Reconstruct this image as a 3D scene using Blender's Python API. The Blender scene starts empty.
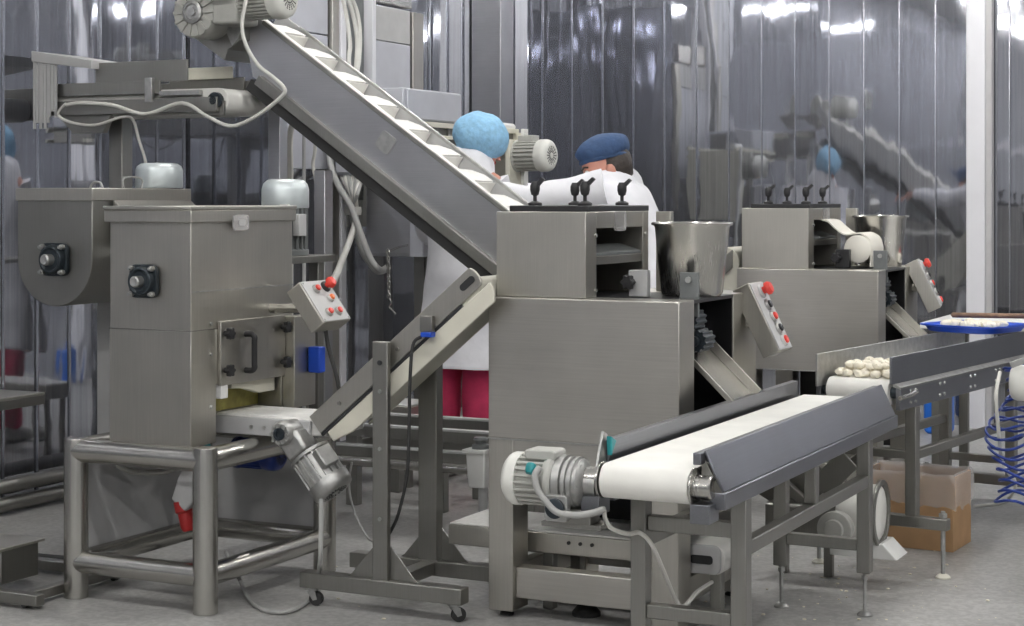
import bpy, bmesh, math, random
from mathutils import Vector, Matrix, noise
random.seed(7)
PI = math.pi
SC = bpy.context.scene
COL = SC.collection
V = Vector

# ------------------------------------------------------------------ materials
def new_mat(name):
    m = bpy.data.materials.new(name); m.use_nodes = True
    nt = m.node_tree; b = nt.nodes['Principled BSDF']
    return m, nt, b

def plain(name, col, rough=.5, metal=0., var=.06, scale=14, bump=.0, spec=.5, trans=0., alpha=1., emis=None, estr=0):
    m, nt, b = new_mat(name)
    N = nt.nodes; L = nt.links
    b.inputs['Roughness'].default_value = rough
    b.inputs['Metallic'].default_value = metal
    b.inputs['Specular IOR Level'].default_value = spec
    b.inputs['Transmission Weight'].default_value = trans
    b.inputs['Alpha'].default_value = alpha
    tc = N.new('ShaderNodeTexCoord'); nz = N.new('ShaderNodeTexNoise')
    nz.inputs['Scale'].default_value = scale; nz.inputs['Detail'].default_value = 4
    L.new(tc.outputs['Object'], nz.inputs['Vector'])
    r = N.new('ShaderNodeValToRGB')
    r.color_ramp.elements[0].position = .3; r.color_ramp.elements[1].position = .7
    r.color_ramp.elements[0].color = tuple(max(0, c*(1-var)) for c in col) + (1,)
    r.color_ramp.elements[1].color = tuple(min(1, c*(1+var)) for c in col) + (1,)
    L.new(nz.outputs['Fac'], r.inputs['Fac']); L.new(r.outputs['Color'], b.inputs['Base Color'])
    if bump:
        bp = N.new('ShaderNodeBump'); bp.inputs['Strength'].default_value = bump; bp.inputs['Distance'].default_value = .01
        L.new(nz.outputs['Fac'], bp.inputs['Height']); L.new(bp.outputs['Normal'], b.inputs['Normal'])
    if emis:
        b.inputs['Emission Color'].default_value = emis + (1,); b.inputs['Emission Strength'].default_value = estr
    return m

def steel(name, col, rough=.36, axis=2, bump=.05, var=.10, smear=.0):
    """brushed stainless: fine noise drawn out along one axis, plus cloudy handling marks"""
    m, nt, b = new_mat(name); N = nt.nodes; L = nt.links
    b.inputs['Metallic'].default_value = 1.0
    tc = N.new('ShaderNodeTexCoord'); mp = N.new('ShaderNodeMapping')
    s = [260, 260, 260]; s[axis] = 5
    mp.inputs['Scale'].default_value = s
    L.new(tc.outputs['Object'], mp.inputs['Vector'])
    n1 = N.new('ShaderNodeTexNoise'); n1.inputs['Scale'].default_value = 1; n1.inputs['Detail'].default_value = 3
    L.new(mp.outputs['Vector'], n1.inputs['Vector'])
    n2 = N.new('ShaderNodeTexNoise'); n2.inputs['Scale'].default_value = 5.5; n2.inputs['Detail'].default_value = 5
    L.new(tc.outputs['Object'], n2.inputs['Vector'])
    mx = N.new('ShaderNodeMath'); mx.operation = 'ADD'
    ml = N.new('ShaderNodeMath'); ml.operation = 'MULTIPLY'; ml.inputs[1].default_value = .45
    L.new(n1.outputs['Fac'], ml.inputs[0]); L.new(ml.outputs[0], mx.inputs[0])
    ml2 = N.new('ShaderNodeMath'); ml2.operation = 'MULTIPLY'; ml2.inputs[1].default_value = .55
    L.new(n2.outputs['Fac'], ml2.inputs[0]); L.new(ml2.outputs[0], mx.inputs[1])
    r = N.new('ShaderNodeValToRGB')
    r.color_ramp.elements[0].position = .3; r.color_ramp.elements[1].position = .7
    r.color_ramp.elements[0].color = tuple(c*(1-var) for c in col) + (1,)
    r.color_ramp.elements[1].color = tuple(min(1, c*(1+var)) for c in col) + (1,)
    L.new(mx.outputs[0], r.inputs['Fac']); L.new(r.outputs['Color'], b.inputs['Base Color'])
    mr = N.new('ShaderNodeMapRange'); mr.inputs['To Min'].default_value = rough*.82; mr.inputs['To Max'].default_value = rough*1.2
    L.new(mx.outputs[0], mr.inputs['Value']); L.new(mr.outputs[0], b.inputs['Roughness'])
    bp = N.new('ShaderNodeBump'); bp.inputs['Strength'].default_value = bump; bp.inputs['Distance'].default_value = .002
    L.new(n1.outputs['Fac'], bp.inputs['Height']); L.new(bp.outputs['Normal'], b.inputs['Normal'])
    return m

M = {}
M['steel'] = steel('brushed_steel', (.47, .455, .415), .40)
M['steel_h'] = steel('brushed_steel_across', (.51, .493, .455), .36, axis=0)
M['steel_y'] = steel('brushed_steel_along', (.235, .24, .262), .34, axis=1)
M['steel_d'] = steel('dull_steel', (.285, .28, .262), .42)
M['tube'] = plain('tube_steel', (.47, .46, .43), .27, 1.0, .05, 6)
M['polish'] = steel('polished_steel', (.47, .46, .435), .26, bump=.01)
M['bluesteel'] = steel('blue_grey_steel', (.46, .46, .475), .36, axis=0)
M['alu'] = plain('cast_aluminium', (.44, .44, .43), .42, .85, .15, 40, .15)
M['motor'] = plain('grey_motor_paint', (.47, .47, .44), .42, 0, .08, 20, .02)
M['motor_w'] = plain('cream_motor_paint', (.72, .72, .68), .38, 0, .06, 20, .02)
M['motor_d'] = plain('dark_motor_paint', (.16, .17, .17), .45, 0, .1, 20)
M['silver'] = plain('silver_paint', (.60, .65, .66), .42, .55, .08, 20)
M['black'] = plain('black_plastic', (.018, .018, .02), .42, 0, .2)
M['rubber'] = plain('black_rubber', (.03, .03, .03), .7, 0, .2)
M['bluegreen'] = plain('dark_cast_iron', (.025, .034, .042), .4, .3, .25, 30)
M['hole'] = plain('dark_recess', (.02, .021, .023), .7, 0, .2)
M['belt'] = plain('white_belt', (.82, .81, .77), .55, 0, .05, 9, .03)
M['belt_c'] = plain('cream_belt', (.66, .64, .55), .55, 0, .06, 9, .03)
M['flour'] = plain('floured_belt', (.83, .82, .79), .75, 0, .07, 60, .2)
M['cream'] = plain('cream_plastic', (.72, .70, .60), .5, 0, .05)
M['white'] = plain('white_plastic', (.80, .80, .78), .4, 0, .04)
M['greybox'] = plain('grey_enclosure', (.52, .53, .58), .45, 0, .05, 8)
M['greyplate'] = plain('grey_panel_plate', (.50, .50, .50), .45, 0, .05)
M['red'] = plain('red_plastic', (.72, .05, .035), .35, 0, .1)
M['redcap'] = plain('red_socket', (.42, .02, .02), .4, 0, .15)
M['orange'] = plain('orange_button', (.85, .20, .05), .35, 0, .1)
M['blue'] = plain('blue_plastic', (.012, .07, .50), .38, 0, .15)
M['bluep'] = plain('blue_paint', (.008, .03, .20), .3, 0, .2)
M['teal'] = plain('teal_plastic', (.02, .25, .27), .4, 0, .15)
M['olive'] = plain('olive_seal', (.30, .27, .08), .7, 0, .3, 30)
M['cable'] = plain('white_cable', (.70, .69, .65), .5, 0, .06)
M['cable_g'] = plain('grey_cable', (.38, .38, .37), .5, 0, .1)
M['dough'] = plain('raw_dough', (.84, .79, .66), .6, 0, .05, 25, .12)
M['sheet'] = plain('dough_sheet', (.83, .80, .72), .6, 0, .03, 10)
M['card'] = plain('brown_cardboard', (.44, .27, .14), .8, 0, .1, 12, .04)
M['coat'] = plain('white_coat_cloth', (.78, .78, .82), .85, 0, .04, 18, .25)
M['pink'] = plain('pink_cloth', (.62, .045, .13), .85, 0, .1, 18, .25)
M['trouser'] = plain('dark_blue_cloth', (.03, .04, .09), .85, 0, .1, 18, .2)
M['cap'] = plain('light_blue_cap', (.30, .56, .80), .8, 0, .12, 45, .6)
M['cap_d'] = plain('dark_blue_cap', (.035, .075, .17), .8, 0, .12, 45, .5)
M['skin'] = plain('skin', (.58, .27, .20), .5, 0, .06, 12)
M['hair'] = plain('dark_hair', (.03, .022, .018), .6, 0, .3, 60, .4)
M['shoe'] = plain('white_shoe', (.7, .7, .68), .5, 0, .06)
M['wood'] = plain('worn_wood', (.22, .13, .08), .6, 0, .3, 30, .1)
M['post'] = plain('white_painted_post', (.76, .76, .80), .4, 0, .03, 5)
M['bin'] = plain('bright_blue_plastic', (.012, .14, .60), .4, 0, .1)
M['wallpaint'] = plain('plain_wall_paint', (.40, .41, .44), .6, 0, .05, 3)
M['ceil'] = plain('ceiling_panel', (.68, .69, .72), .6, 0, .04, 3)
M['lamp'] = plain('lamp_diffuser', (.9, .9, .9), .5, emis=(1.0, .985, .955), estr=108)
M['dayglass'] = plain('daylit_glass', (.8, .85, .9), .2, emis=(.86, .93, 1.0), estr=3)

def film_mat():
    m, nt, b = new_mat('clear_plastic_film'); N = nt.nodes; L = nt.links
    b.inputs['Base Color'].default_value = (.86, .84, .84, 1); b.inputs['Roughness'].default_value = .25
    tr = N.new('ShaderNodeBsdfTransparent'); mx = N.new('ShaderNodeMixShader'); mx.inputs['Fac'].default_value = .30
    out = N['Material Output']
    L.new(tr.outputs[0], mx.inputs[1]); L.new(b.outputs[0], mx.inputs[2]); L.new(mx.outputs[0], out.inputs['Surface'])
    return m
M['film'] = film_mat()

def clad_mat():
    """polished wall cladding: bluish, smooth, long slow ripples"""
    m, nt, b = new_mat('polished_wall_cladding'); N = nt.nodes; L = nt.links
    b.inputs['Metallic'].default_value = .90
    tc = N.new('ShaderNodeTexCoord')
    n1 = N.new('ShaderNodeTexNoise'); n1.inputs['Scale'].default_value = 3.1; n1.inputs['Detail'].default_value = 2
    mp = N.new('ShaderNodeMapping'); mp.inputs['Scale'].default_value = (1.6, 1.6, .7)
    L.new(tc.outputs['Object'], mp.inputs['Vector']); L.new(mp.outputs['Vector'], n1.inputs['Vector'])
    bp = N.new('ShaderNodeBump'); bp.inputs['Strength'].default_value = .10; bp.inputs['Distance'].default_value = .012
    L.new(n1.outputs['Fac'], bp.inputs['Height'])
    n2 = N.new('ShaderNodeTexNoise'); n2.inputs['Scale'].default_value = 1; n2.inputs['Detail'].default_value = 4
    mp2 = N.new('ShaderNodeMapping'); mp2.inputs['Scale'].default_value = (70, 70, 1.2)
    L.new(tc.outputs['Object'], mp2.inputs['Vector']); L.new(mp2.outputs['Vector'], n2.inputs['Vector'])
    r = N.new('ShaderNodeValToRGB')
    r.color_ramp.elements[0].position = .3; r.color_ramp.elements[1].position = .7
    r.color_ramp.elements[0].color = (.40, .412, .455, 1); r.color_ramp.elements[1].color = (.53, .542, .585, 1)
    L.new(n2.outputs['Fac'], r.inputs['Fac']); L.new(r.outputs['Color'], b.inputs['Base Color'])
    b.inputs['Roughness'].default_value = .042
    L.new(bp.outputs['Normal'], b.inputs['Normal'])
    return m
M['clad'] = clad_mat()
M['seam'] = plain('cladding_joint', (.50, .51, .55), .25, 1, .06, 5)

def floor_mat():
    m, nt, b = new_mat('grey_sealed_floor'); N = nt.nodes; L = nt.links
    tc = N.new('ShaderNodeTexCoord')
    n1 = N.new('ShaderNodeTexNoise'); n1.inputs['Scale'].default_value = 1.3; n1.inputs['Detail'].default_value = 6
    n2 = N.new('ShaderNodeTexNoise'); n2.inputs['Scale'].default_value = 55; n2.inputs['Detail'].default_value = 3
    L.new(tc.outputs['Object'], n1.inputs['Vector']); L.new(tc.outputs['Object'], n2.inputs['Vector'])
    r = N.new('ShaderNodeValToRGB'); r.color_ramp.elements[0].position = .32; r.color_ramp.elements[1].position = .7
    r.color_ramp.elements[0].color = (.34, .336, .325, 1); r.color_ramp.elements[1].color = (.45, .446, .435, 1)
    L.new(n1.outputs['Fac'], r.inputs['Fac'])
    r2 = N.new('ShaderNodeValToRGB'); r2.color_ramp.elements[0].position = .40; r2.color_ramp.elements[1].position = .62
    r2.color_ramp.elements[0].color = (.84, .84, .84, 1); r2.color_ramp.elements[1].color = (1.08, 1.08, 1.08, 1)
    L.new(n2.outputs['Fac'], r2.inputs['Fac'])
    mx = N.new('ShaderNodeMixRGB'); mx.blend_type = 'MULTIPLY'; mx.inputs['Fac'].default_value = 1
    L.new(r.outputs['Color'], mx.inputs[1]); L.new(r2.outputs['Color'], mx.inputs[2]); L.new(mx.outputs[0], b.inputs['Base Color'])
    mr = N.new('ShaderNodeMapRange'); mr.inputs['To Min'].default_value = .30; mr.inputs['To Max'].default_value = .52
    L.new(n1.outputs['Fac'], mr.inputs['Value']); L.new(mr.outputs[0], b.inputs['Roughness'])
    bp = N.new('ShaderNodeBump'); bp.inputs['Strength'].default_value = .08; bp.inputs['Distance'].default_value = .003
    L.new(n2.outputs['Fac'], bp.inputs['Height']); L.new(bp.outputs['Normal'], b.inputs['Normal'])
    return m
M['floor'] = floor_mat()

# ------------------------------------------------------------------ mesh builder
def spline(pts, n=6):
    pts = [V(p) for p in pts]
    if len(pts) < 3: return pts
    out = []
    for i in range(len(pts)-1):
        p0 = pts[max(i-1, 0)]; p1 = pts[i]; p2 = pts[i+1]; p3 = pts[min(i+2, len(pts)-1)]
        for k in range(n):
            t = k/n
            out.append(.5*((2*p1)+(p2-p0)*t+(2*p0-5*p1+4*p2-p3)*t*t+(3*p1-p0-3*p2+p3)*t**3))
    out.append(pts[-1]); return out

class MB:
    def __init__(s, M0=None): s.bm = bmesh.new(); s.M = M0 or Matrix.Identity(4)
    def _v(s, p): return s.bm.verts.new(s.M @ V(p))
    def _f(s, vs):
        try: s.bm.faces.new(vs)
        except ValueError: pass
    def hexa(s, p):          # p: 4 bottom then 4 top, same winding
        v = [s._v(q) for q in p]
        for f in ((3, 2, 1, 0), (4, 5, 6, 7), (0, 1, 5, 4), (1, 2, 6, 5), (2, 3, 7, 6), (3, 0, 4, 7)): s._f([v[i] for i in f])
        return s
    def box(s, x0, x1, y0, y1, z0, z1):
        return s.hexa([(x0, y0, z0), (x1, y0, z0), (x1, y1, z0), (x0, y1, z0), (x0, y0, z1), (x1, y0, z1), (x1, y1, z1), (x0, y1, z1)])
    def prism(s, poly, axis, a, b):
        def P(q, h): return {'x': (h, q[0], q[1]), 'y': (q[0], h, q[1]), 'z': (q[0], q[1], h)}[axis]
        A = [s._v(P(q, a)) for q in poly]; B = [s._v(P(q, b)) for q in poly]; n = len(poly)
        s._f(A[::-1]); s._f(B)
        for i in range(n): s._f([A[i], A[(i+1) % n], B[(i+1) % n], B[i]])
        return s
    def bar(s, p0, p1, w, h, up=(0, 0, 1)):    # rectangular bar between two points
        p0 = V(p0); p1 = V(p1); d = (p1-p0).normalized(); u = V(up)
        if abs(d.dot(u)) > .98: u = V((0, 1, 0))
        r = d.cross(u).normalized(); u = r.cross(d)
        r *= w/2; u *= h/2
        return s.hexa([p0-r-u, p0+r-u, p0+r+u, p0-r+u, p1-r-u, p1+r-u, p1+r+u, p1-r+u])
    def ring(s, c, a, b, seg): return [s._v(V(c)+a*math.cos(2*PI*i/seg)+b*math.sin(2*PI*i/seg)) for i in range(seg)]
    def skin(s, rings, caps=True):
        n = len(rings[0])
        for A, B in zip(rings, rings[1:]):
            for i in range(n): s._f([A[i], A[(i+1) % n], B[(i+1) % n], B[i]])
        if caps: s._f(rings[0][::-1]); s._f(rings[-1])
        return s
    def lathe(s, prof, o=(0, 0, 0), d=(0, 0, 1), seg=24, caps=True):   # prof: (radius, height along d)
        o = V(o); d = V(d).normalized(); a = d.orthogonal().normalized(); b = d.cross(a)
        return s.skin([s.ring(o+d*h, a*max(r, 1e-4), b*max(r, 1e-4), seg) for r, h in prof], caps)
    def cyl(s, p0, p1, r, r2=None, seg=20):
        p0 = V(p0); p1 = V(p1); return s.lathe([(r, 0), (r if r2 is None else r2, (p1-p0).length)], p0, p1-p0, seg)
    def tube(s, pts, r, seg=8, n=6):
        P = spline(pts, n); rings = []; a = None
        for i, p in enumerate(P):
            t = (P[min(i+1, len(P)-1)]-P[max(i-1, 0)])
            t = t.normalized() if t.length > 1e-9 else V((0, 0, 1))
            a = (t.orthogonal() if a is None else a-t*a.dot(t)).normalized()
            rings.append(s.ring(p, a*r, t.cross(a)*r, seg))
        return s.skin(rings)
    def loft(s, rows, hint=(0, 1, 0), seg=20, n=5):   # rows: (centre, half width along hint, half width across)
        C = spline([r[0] for r in rows], n)
        w = spline([(r[1], r[2], 0) for r in rows], n); rings = []
        h = V(hint)
        for i, p in enumerate(C):
            t = (C[min(i+1, len(C)-1)]-C[max(i-1, 0)]).normalized()
            a = (h-t*h.dot(t)).normalized(); b = t.cross(a)
            rings.append(s.ring(p, a*w[i].x, b*w[i].y, seg))
        return s.skin(rings)
    def ball(s, c, r, seg=18, rot=None):
        r = V((r, r, r)) if isinstance(r, (int, float)) else V(r); R = rot or Matrix.Identity(3); rings = []
        for j in range(1, seg//2):
            t = PI*j/(seg//2)
            rings.append([s._v(V(c)+R @ V((r.x*math.sin(t)*math.cos(2*PI*i/seg), r.y*math.sin(t)*math.sin(2*PI*i/seg), -r.z*math.cos(t)))) for i in range(seg)])
        s.skin(rings, False)
        for rg, z in ((rings[0], -1), (rings[-1], 1)):
            v = s._v(V(c)+R @ V((0, 0, z*r.z)))
            for i in range(seg): s._f([v, rg[(i+1) % seg], rg[i]])
        return s
    def build(s, name, mat, parent=None, bevel=.002, jitter=None, angle=38):
        bm = s.bm
        bmesh.ops.recalc_face_normals(bm, faces=bm.faces)
        if jitter:
            for v in bm.verts: v.co += noise.noise_vector(v.co*jitter[1])*jitter[0]
        if parent is None:
            xs = [v.co for v in bm.verts]
            o = V((sum(v.x for v in xs)/len(xs), sum(v.y for v in xs)/len(xs), min(v.z for v in xs)))
        else:
            o = V((0, 0, 0)); q = parent
            while q is not None: o += q.location; q = q.parent
        bmesh.ops.translate(bm, verts=bm.verts, vec=-o)
        me = bpy.data.meshes.new(name); bm.to_mesh(me); bm.free()
        me.materials.append(M[mat])
        me.shade_smooth(); me.set_sharp_from_angle(angle=math.radians(angle))
        ob = bpy.data.objects.new(name, me); COL.objects.link(ob)
        if parent is None: ob.location = o
        else: ob.parent = parent
        if bevel:
            md = ob.modifiers.new('edge', 'BEVEL'); md.width = bevel; md.segments = 2; md.limit_method = 'ANGLE'; md.angle_limit = math.radians(50)
            md.use_clamp_overlap = True
        return ob

def tag(o, label=None, cat=None, group=None, kind=None):
    if label: o['label'] = label
    if cat: o['category'] = cat
    if group: o['group'] = group
    if kind: o['kind'] = kind
    return o
def thing(name, label, cat, loc, group=None):
    o = bpy.data.objects.new(name, None); COL.objects.link(o); o.location = loc; o.empty_display_size = .05
    return tag(o, label, cat, group)
def struct(name, mb, mat, bevel=0):
    o = mb.build(name, mat, None, bevel); o['kind'] = 'structure'; return o
def dup(o, parent=None):
    c = o.copy(); COL.objects.link(c)
    if parent is not None: c.parent = parent
    for ch in list(o.children): dup(ch, c)
    return c
def frame(o, d, up=(0, 0, 1)):     # matrix whose local Z runs along d
    d = V(d).normalized(); u = V(up); u = (u-d*u.dot(d)).normalized(); x = u.cross(d)
    m = Matrix((x, u, d)).transposed().to_4x4(); m.translation = V(o); return m
def rrect(cx, cy, w, h, r, n=5):
    out = []
    for sx, sy, a0 in ((1, 1, 0), (-1, 1, 90), (-1, -1, 180), (1, -1, 270)):
        for k in range(n+1):
            a = math.radians(a0+90*k/n); out.append((cx+sx*(w/2-r)+r*math.cos(a), cy+sy*(h/2-r)+r*math.sin(a)))
    return out

# ------------------------------------------------------------------ camera maths (photo is 1024 x 626)
TH = math.radians(26.1); CT = math.cos(TH); ST = math.sin(TH); FPX = 1750.; CAMH = 1.3; HY = 200.
def ray(px, py):
    k = (px-512)/FPX; v = (py-HY)/FPX
    return V((-ST+k*CT, CT+k*ST, -v))
def ony(px, py, y): r = ray(px, py); return V((0, 0, CAMH))+r*(y/r.y)
def onx(px, py, x): r = ray(px, py); return V((0, 0, CAMH))+r*(x/r.x)
def onz(px, py, z): r = ray(px, py); return V((0, 0, CAMH))+r*((z-CAMH)/r.z)

cam = bpy.data.cameras.new('camera'); co = bpy.data.objects.new('camera', cam); COL.objects.link(co)
co.location = (0, 0, CAMH); co.rotation_euler = (PI/2, 0, TH)
cam.sensor_width = 36; cam.lens = 36*FPX/1024; cam.shift_y = -(313-HY)/1024; cam.clip_start = .05
SC.camera = co

# ------------------------------------------------------------------ the room
XL, YB, XR, YF, ZC = -5.2, 10.2, 5.2, -5.0, 3.7
struct('floor', MB().box(XL-.3, XR+.2, YF-.2, YB+.3, -.1, 0), 'floor')
struct('ceiling', MB().box(XL-.3, XR+.2, YF-.2, YB+.3, ZC, ZC+.1), 'ceil')

def cladding(name, p0, p1, nrm):
    """a run of upright polished strips, each very slightly bowed and dented, lapped at the joint"""
    p0 = V(p0); p1 = V(p1); d = (p1-p0); Lw = d.length; d.normalize(); nrm = V(nrm); W = .21
    mb = MB(); n = int(Lw/W)+1; seams = MB()
    for i in range(n):
        tw = random.uniform(-.0035, .0035); lean = random.uniform(-.003, .003)
        nx, nz = 8, 30; grid = []
        for j in range(nz+1):
            z = ZC*j/nz; row = []
            for k in range(nx+1):
                t = k/nx; w = i*W+t*(W-.003)
                if w > Lw: w = Lw
                bow = .0003*(1-(2*t-1)**2)
                dent = noise.noise(V((i*3.7+t*.8, z*1.9, 4.2)))*.0016
                row.append(mb._v(p0+d*w+nrm*(bow+dent+tw*(t-.5)*W*2+lean*(z-1.5))+V((0, 0, z))))
            grid.append(row)
        for j in range(nz):
            for k in range(nx): mb._f([grid[j][k], grid[j][k+1], grid[j+1][k+1], grid[j+1][k]])
        c = p0+d*min(i*W, Lw)
        a = c+nrm*.0005; e = d*.0045
        seams.hexa([a-e, a+e, a+e*.6+nrm*.010, a-e*.6+nrm*.010]+[q+V((0, 0, ZC)) for q in (a-e, a+e, a+e*.6+nrm*.010, a-e*.6+nrm*.010)])
    # backing so the wall has thickness
    b0 = p0-nrm*.03; b1 = p1-nrm*.03; b2 = p1-nrm*.12; b3 = p0-nrm*.12; z = V((0, 0, ZC))
    mb.hexa([b0, b1, b2, b3, b0+z, b1+z, b2+z, b3+z])
    bmesh.ops.recalc_face_normals(mb.bm, faces=mb.bm.faces)
    w = struct(name, mb, 'clad')
    s = seams.build('joint_strip', 'seam', w, 0)
    return w
cladding('wall_left', (XL, YF, 0), (XL, YB, 0), (1, 0, 0))
cladding('wall_back', (XL, YB, 0), (XR, YB, 0), (0, -1, 0))
# the unseen side of the hall, which the cladding mirrors
struct('wall_right', MB().box(XR, XR+.15, YF, YB, 0, ZC), 'wallpaint')
struct('wall_front', MB().box(XL, XR, YF-.15, YF, 0, ZC), 'wallpaint')
struct('trim_1', MB().box(XL, XR, YF, YF+.06, 2.05, 2.16), 'post')
# corner post, white post, bumper rails
struct('trim_2', MB().box(-5.19, -4.98, 10.0, 10.19, 0, ZC), 'bluesteel', .004)
pp = ony(966, 400, 10.09)
wp = struct('trim_3', MB().box(pp.x, pp.x+.105, pp.y, pp.y+.10, 0, ZC), 'post', .004)
MB().box(pp.x+.105, pp.x+.14, pp.y+.02, pp.y+.09, 0, ZC).build('edge_profile', 'greyplate', wp, .003)
r = MB()
for z in (.045, .12): r.cyl((-5.05, 1.0, z), (-5.05, 9.6, z), .03)
for y in (2, 4, 5.1, 6.4, 8): r.bar((-5.05, y, .08), (-5.19, y, .08), .02, .05)
struct('baseboard_left', r, 'steel_d')

# ceiling lamps
for i, (x, y) in enumerate([(x, y) for x in (-4.0, -1.6, .8, 3.2) for y in (-3.2, -.1, 3.0, 6.1, 9.2)]):
    t = thing('ceiling_lamp', 'short white fluorescent batten on the ceiling', 'ceiling lamp', (x, y, ZC-.12), 'fluorescent battens on the ceiling')
    MB().box(x-.33, x+.33, y-.08, y+.08, ZC-.05, ZC-.002).build('housing', 'white', t)
    MB().prism(rrect(x, y, .62, .085, .03), 'z', ZC-.09, ZC-.05).build('diffuser', 'lamp', t, 0)

# ------------------------------------------------------------------ shared pieces
def motor(parent, o, d, r, L, body='motor', cover='motor', up=(0, 0, 1), fins=18, tbox=True, hood=1.0, name='motor', flange=True, hs=.68):
    """electric motor: base at o, axis d away from the gearbox; ribbed body, fan cover, terminal box"""
    F = frame(o, d, up)
    mb = MB(F); rb = r*.86
    mb.lathe([(rb, 0), (rb, L*.72)], seg=28)
    for k in range(fins):
        a = 2*PI*k/fins; c, s = math.cos(a), math.sin(a); w = r*.055
        mb.hexa([(c*rb*.96-s*w, s*rb*.96+c*w, L*.06), (c*rb*.96+s*w, s*rb*.96-c*w, L*.06), (c*r+s*w, s*r-c*w, L*.06), (c*r-s*w, s*r+c*w, L*.06),
                 (c*rb*.96-s*w, s*rb*.96+c*w, L*.70), (c*rb*.96+s*w, s*rb*.96-c*w, L*.70), (c*r+s*w, s*r-c*w, L*.70), (c*r-s*w, s*r+c*w, L*.70)])
    if flange: mb.lathe([(r*1.04, -.0), (r*1.04, L*.07), (r*.9, L*.09)], seg=28)
    m = mb.build(name, body, parent, .001)
    fc = MB(F); H = L*.30
    fc.lathe([(r*1.03, L*hs), (r*1.05, L*(hs+.02)), (r*1.05, L*.70+H*.55), (r*.98, L*.70+H*.8), (r*.80, L*.70+H*.97*hood), (r*.62, L*.70+H*hood), (r*.60, L*.70+H*.96*hood), (r*.2, L*.70+H*.97*hood), (r*.18, L*.70+H*1.02*hood)], seg=30)
    fc.build('fan_cover', cover, m, .0)
    g = MB(F)
    for q in (.25, .36, .47, .58):
        for k in range(16):
            a = 2*PI*k/16; g.box(r*q*math.cos(a)-r*.035, r*q*math.cos(a)+r*.035, r*q*math.sin(a)-r*.035, r*q*math.sin(a)+r*.035, L*.70+H*.955*hood, L*.70+H*.985*hood)
    g.build('grille_holes', 'hole', m, 0)
    if tbox:
        tb = MB(F); tb.box(-r*.42, r*.42, r*.82, r*1.32, L*.12, L*.55); tb.build('terminal_box', body, m, .004)
    return m

def flange_bearing(parent, c, d, s, hs=1):
    """square four-bolt cast bearing with shaft end"""
    F = frame(c, d); b = MB(F)
    b.prism(rrect(0, 0, s, s, s*.22), 'z', 0, s*.16)
    b.lathe([(s*.46, s*.14), (s*.42, s*.34), (s*.36, s*.36), (s*.30, s*.30), (s*.26, s*.30)], seg=28)
    o = b.build('flange_bearing', 'bluegreen', parent, .002)
    b = MB(F); b.lathe([(s*.17, s*.1), (s*.17, s*.55), (s*.13, s*.60), (s*.05, s*.58)], seg=20); b.build('shaft_end', 'alu', o, .001)
    for sx in (-1, 1):
        for sy in (-1, 1):
            b = MB(F); b.lathe([(s*.085, s*.15), (s*.085, s*.30)], (sx*s*.38, sy*s*.38, 0), seg=6); b.lathe([(s*.05, s*.28), (s*.05, s*.38)], (sx*s*.38, sy*s*.38, 0), seg=10)
            b.build('bolt', 'alu', o, .001)
    return o

def star_knob(parent, c, d, r=.02):
    F = frame(c, d); b = MB(F)
    pts = []
    for k in range(32):
        a = 2*PI*k/32; q = r*(.86+.16*math.cos(6*a)); pts.append((q*math.cos(a), q*math.sin(a)))
    b.prism(pts, 'z', r*.7, r*1.5); b.lathe([(r*.45, 0), (r*.45, r*.8)], seg=14)
    return b.build('star_knob', 'black', parent, .002)

def bow_handle(parent, p0, p1, d, h, w=.012, name='handle', mat='black'):
    p0 = V(p0); p1 = V(p1); d = V(d); e = (p1-p0)*.16
    return MB().tube([p0, p0+d*h*.7, p0+e*.5+d*h, p0+e*1.4+d*h, p1-e*1.4+d*h, p1-e*.5+d*h, p1+d*h*.7, p1], w/2, 10, 4).build(name, mat, parent, 0)

def button(parent, F, x, y, r, mat, mush=False, ring='black'):
    b = MB(F); b.lathe([(r*1.35, 0), (r*1.35, .006), (r*1.15, .010)], (x, y, 0), seg=20)
    o = b.build('bezel', ring, parent, .0)
    b = MB(F)
    if mush: b.lathe([(r*.7, .006), (r*.7, .018), (r*1.25, .022), (r*1.3, .032), (r*1.0, .040), (r*.2, .042)], (x, y, 0), seg=22)
    else: b.lathe([(r*.9, .006), (r*.9, .014), (r*.7, .017)], (x, y, 0), seg=18)
    b.build('button', mat, o, 0)

def castor(parent, x, y, ztop, yaw=0):
    c = math.cos(yaw); s = math.sin(yaw); R = Matrix.Translation((x, y, 0)) @ Matrix.Rotation(yaw, 4, 'Z')
    b = MB(R); b.box(-.02, .02, -.02, .02, ztop-.006, ztop); b.cyl((0, 0, ztop-.012), (0, 0, ztop-.004), .014)
    for q in (-1, 1): b.prism([(-.014, ztop-.012), (.014, ztop-.012), (.020, .022), (.006, .018)], 'y', q*.013-.0012, q*.013+.0012)
    o = b.build('castor', 'alu', parent, .0)
    MB(R).lathe([(.016, -.010), (.0225, -.008), (.0225, .008), (.016, .010)], (.013, 0, .0228), (0, 1, 0), 24).build('wheel', 'rubber', o, 0)

def foot(parent, x, y, ztop, pad='alu', r=.02, rod=.006):
    b = MB(); b.cyl((x, y, .012), (x, y, ztop), rod, seg=12); b.lathe([(rod*2, .0), (rod*2, .012)], (x, y, ztop-.02), seg=6)
    o = b.build('adjustable_foot', 'alu', parent, 0)
    MB().lathe([(r, .0005), (r, .005), (r*.75, .011), (r*.4, .016)], (x, y, 0), seg=22).build('foot_pad', pad, o, 0)

def sqbar(parent, p0, p1, w, h=None, mat='steel_d', name='rail'):
    return MB().bar(p0, p1, w, h or w).build(name, mat, parent, .003)

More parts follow.
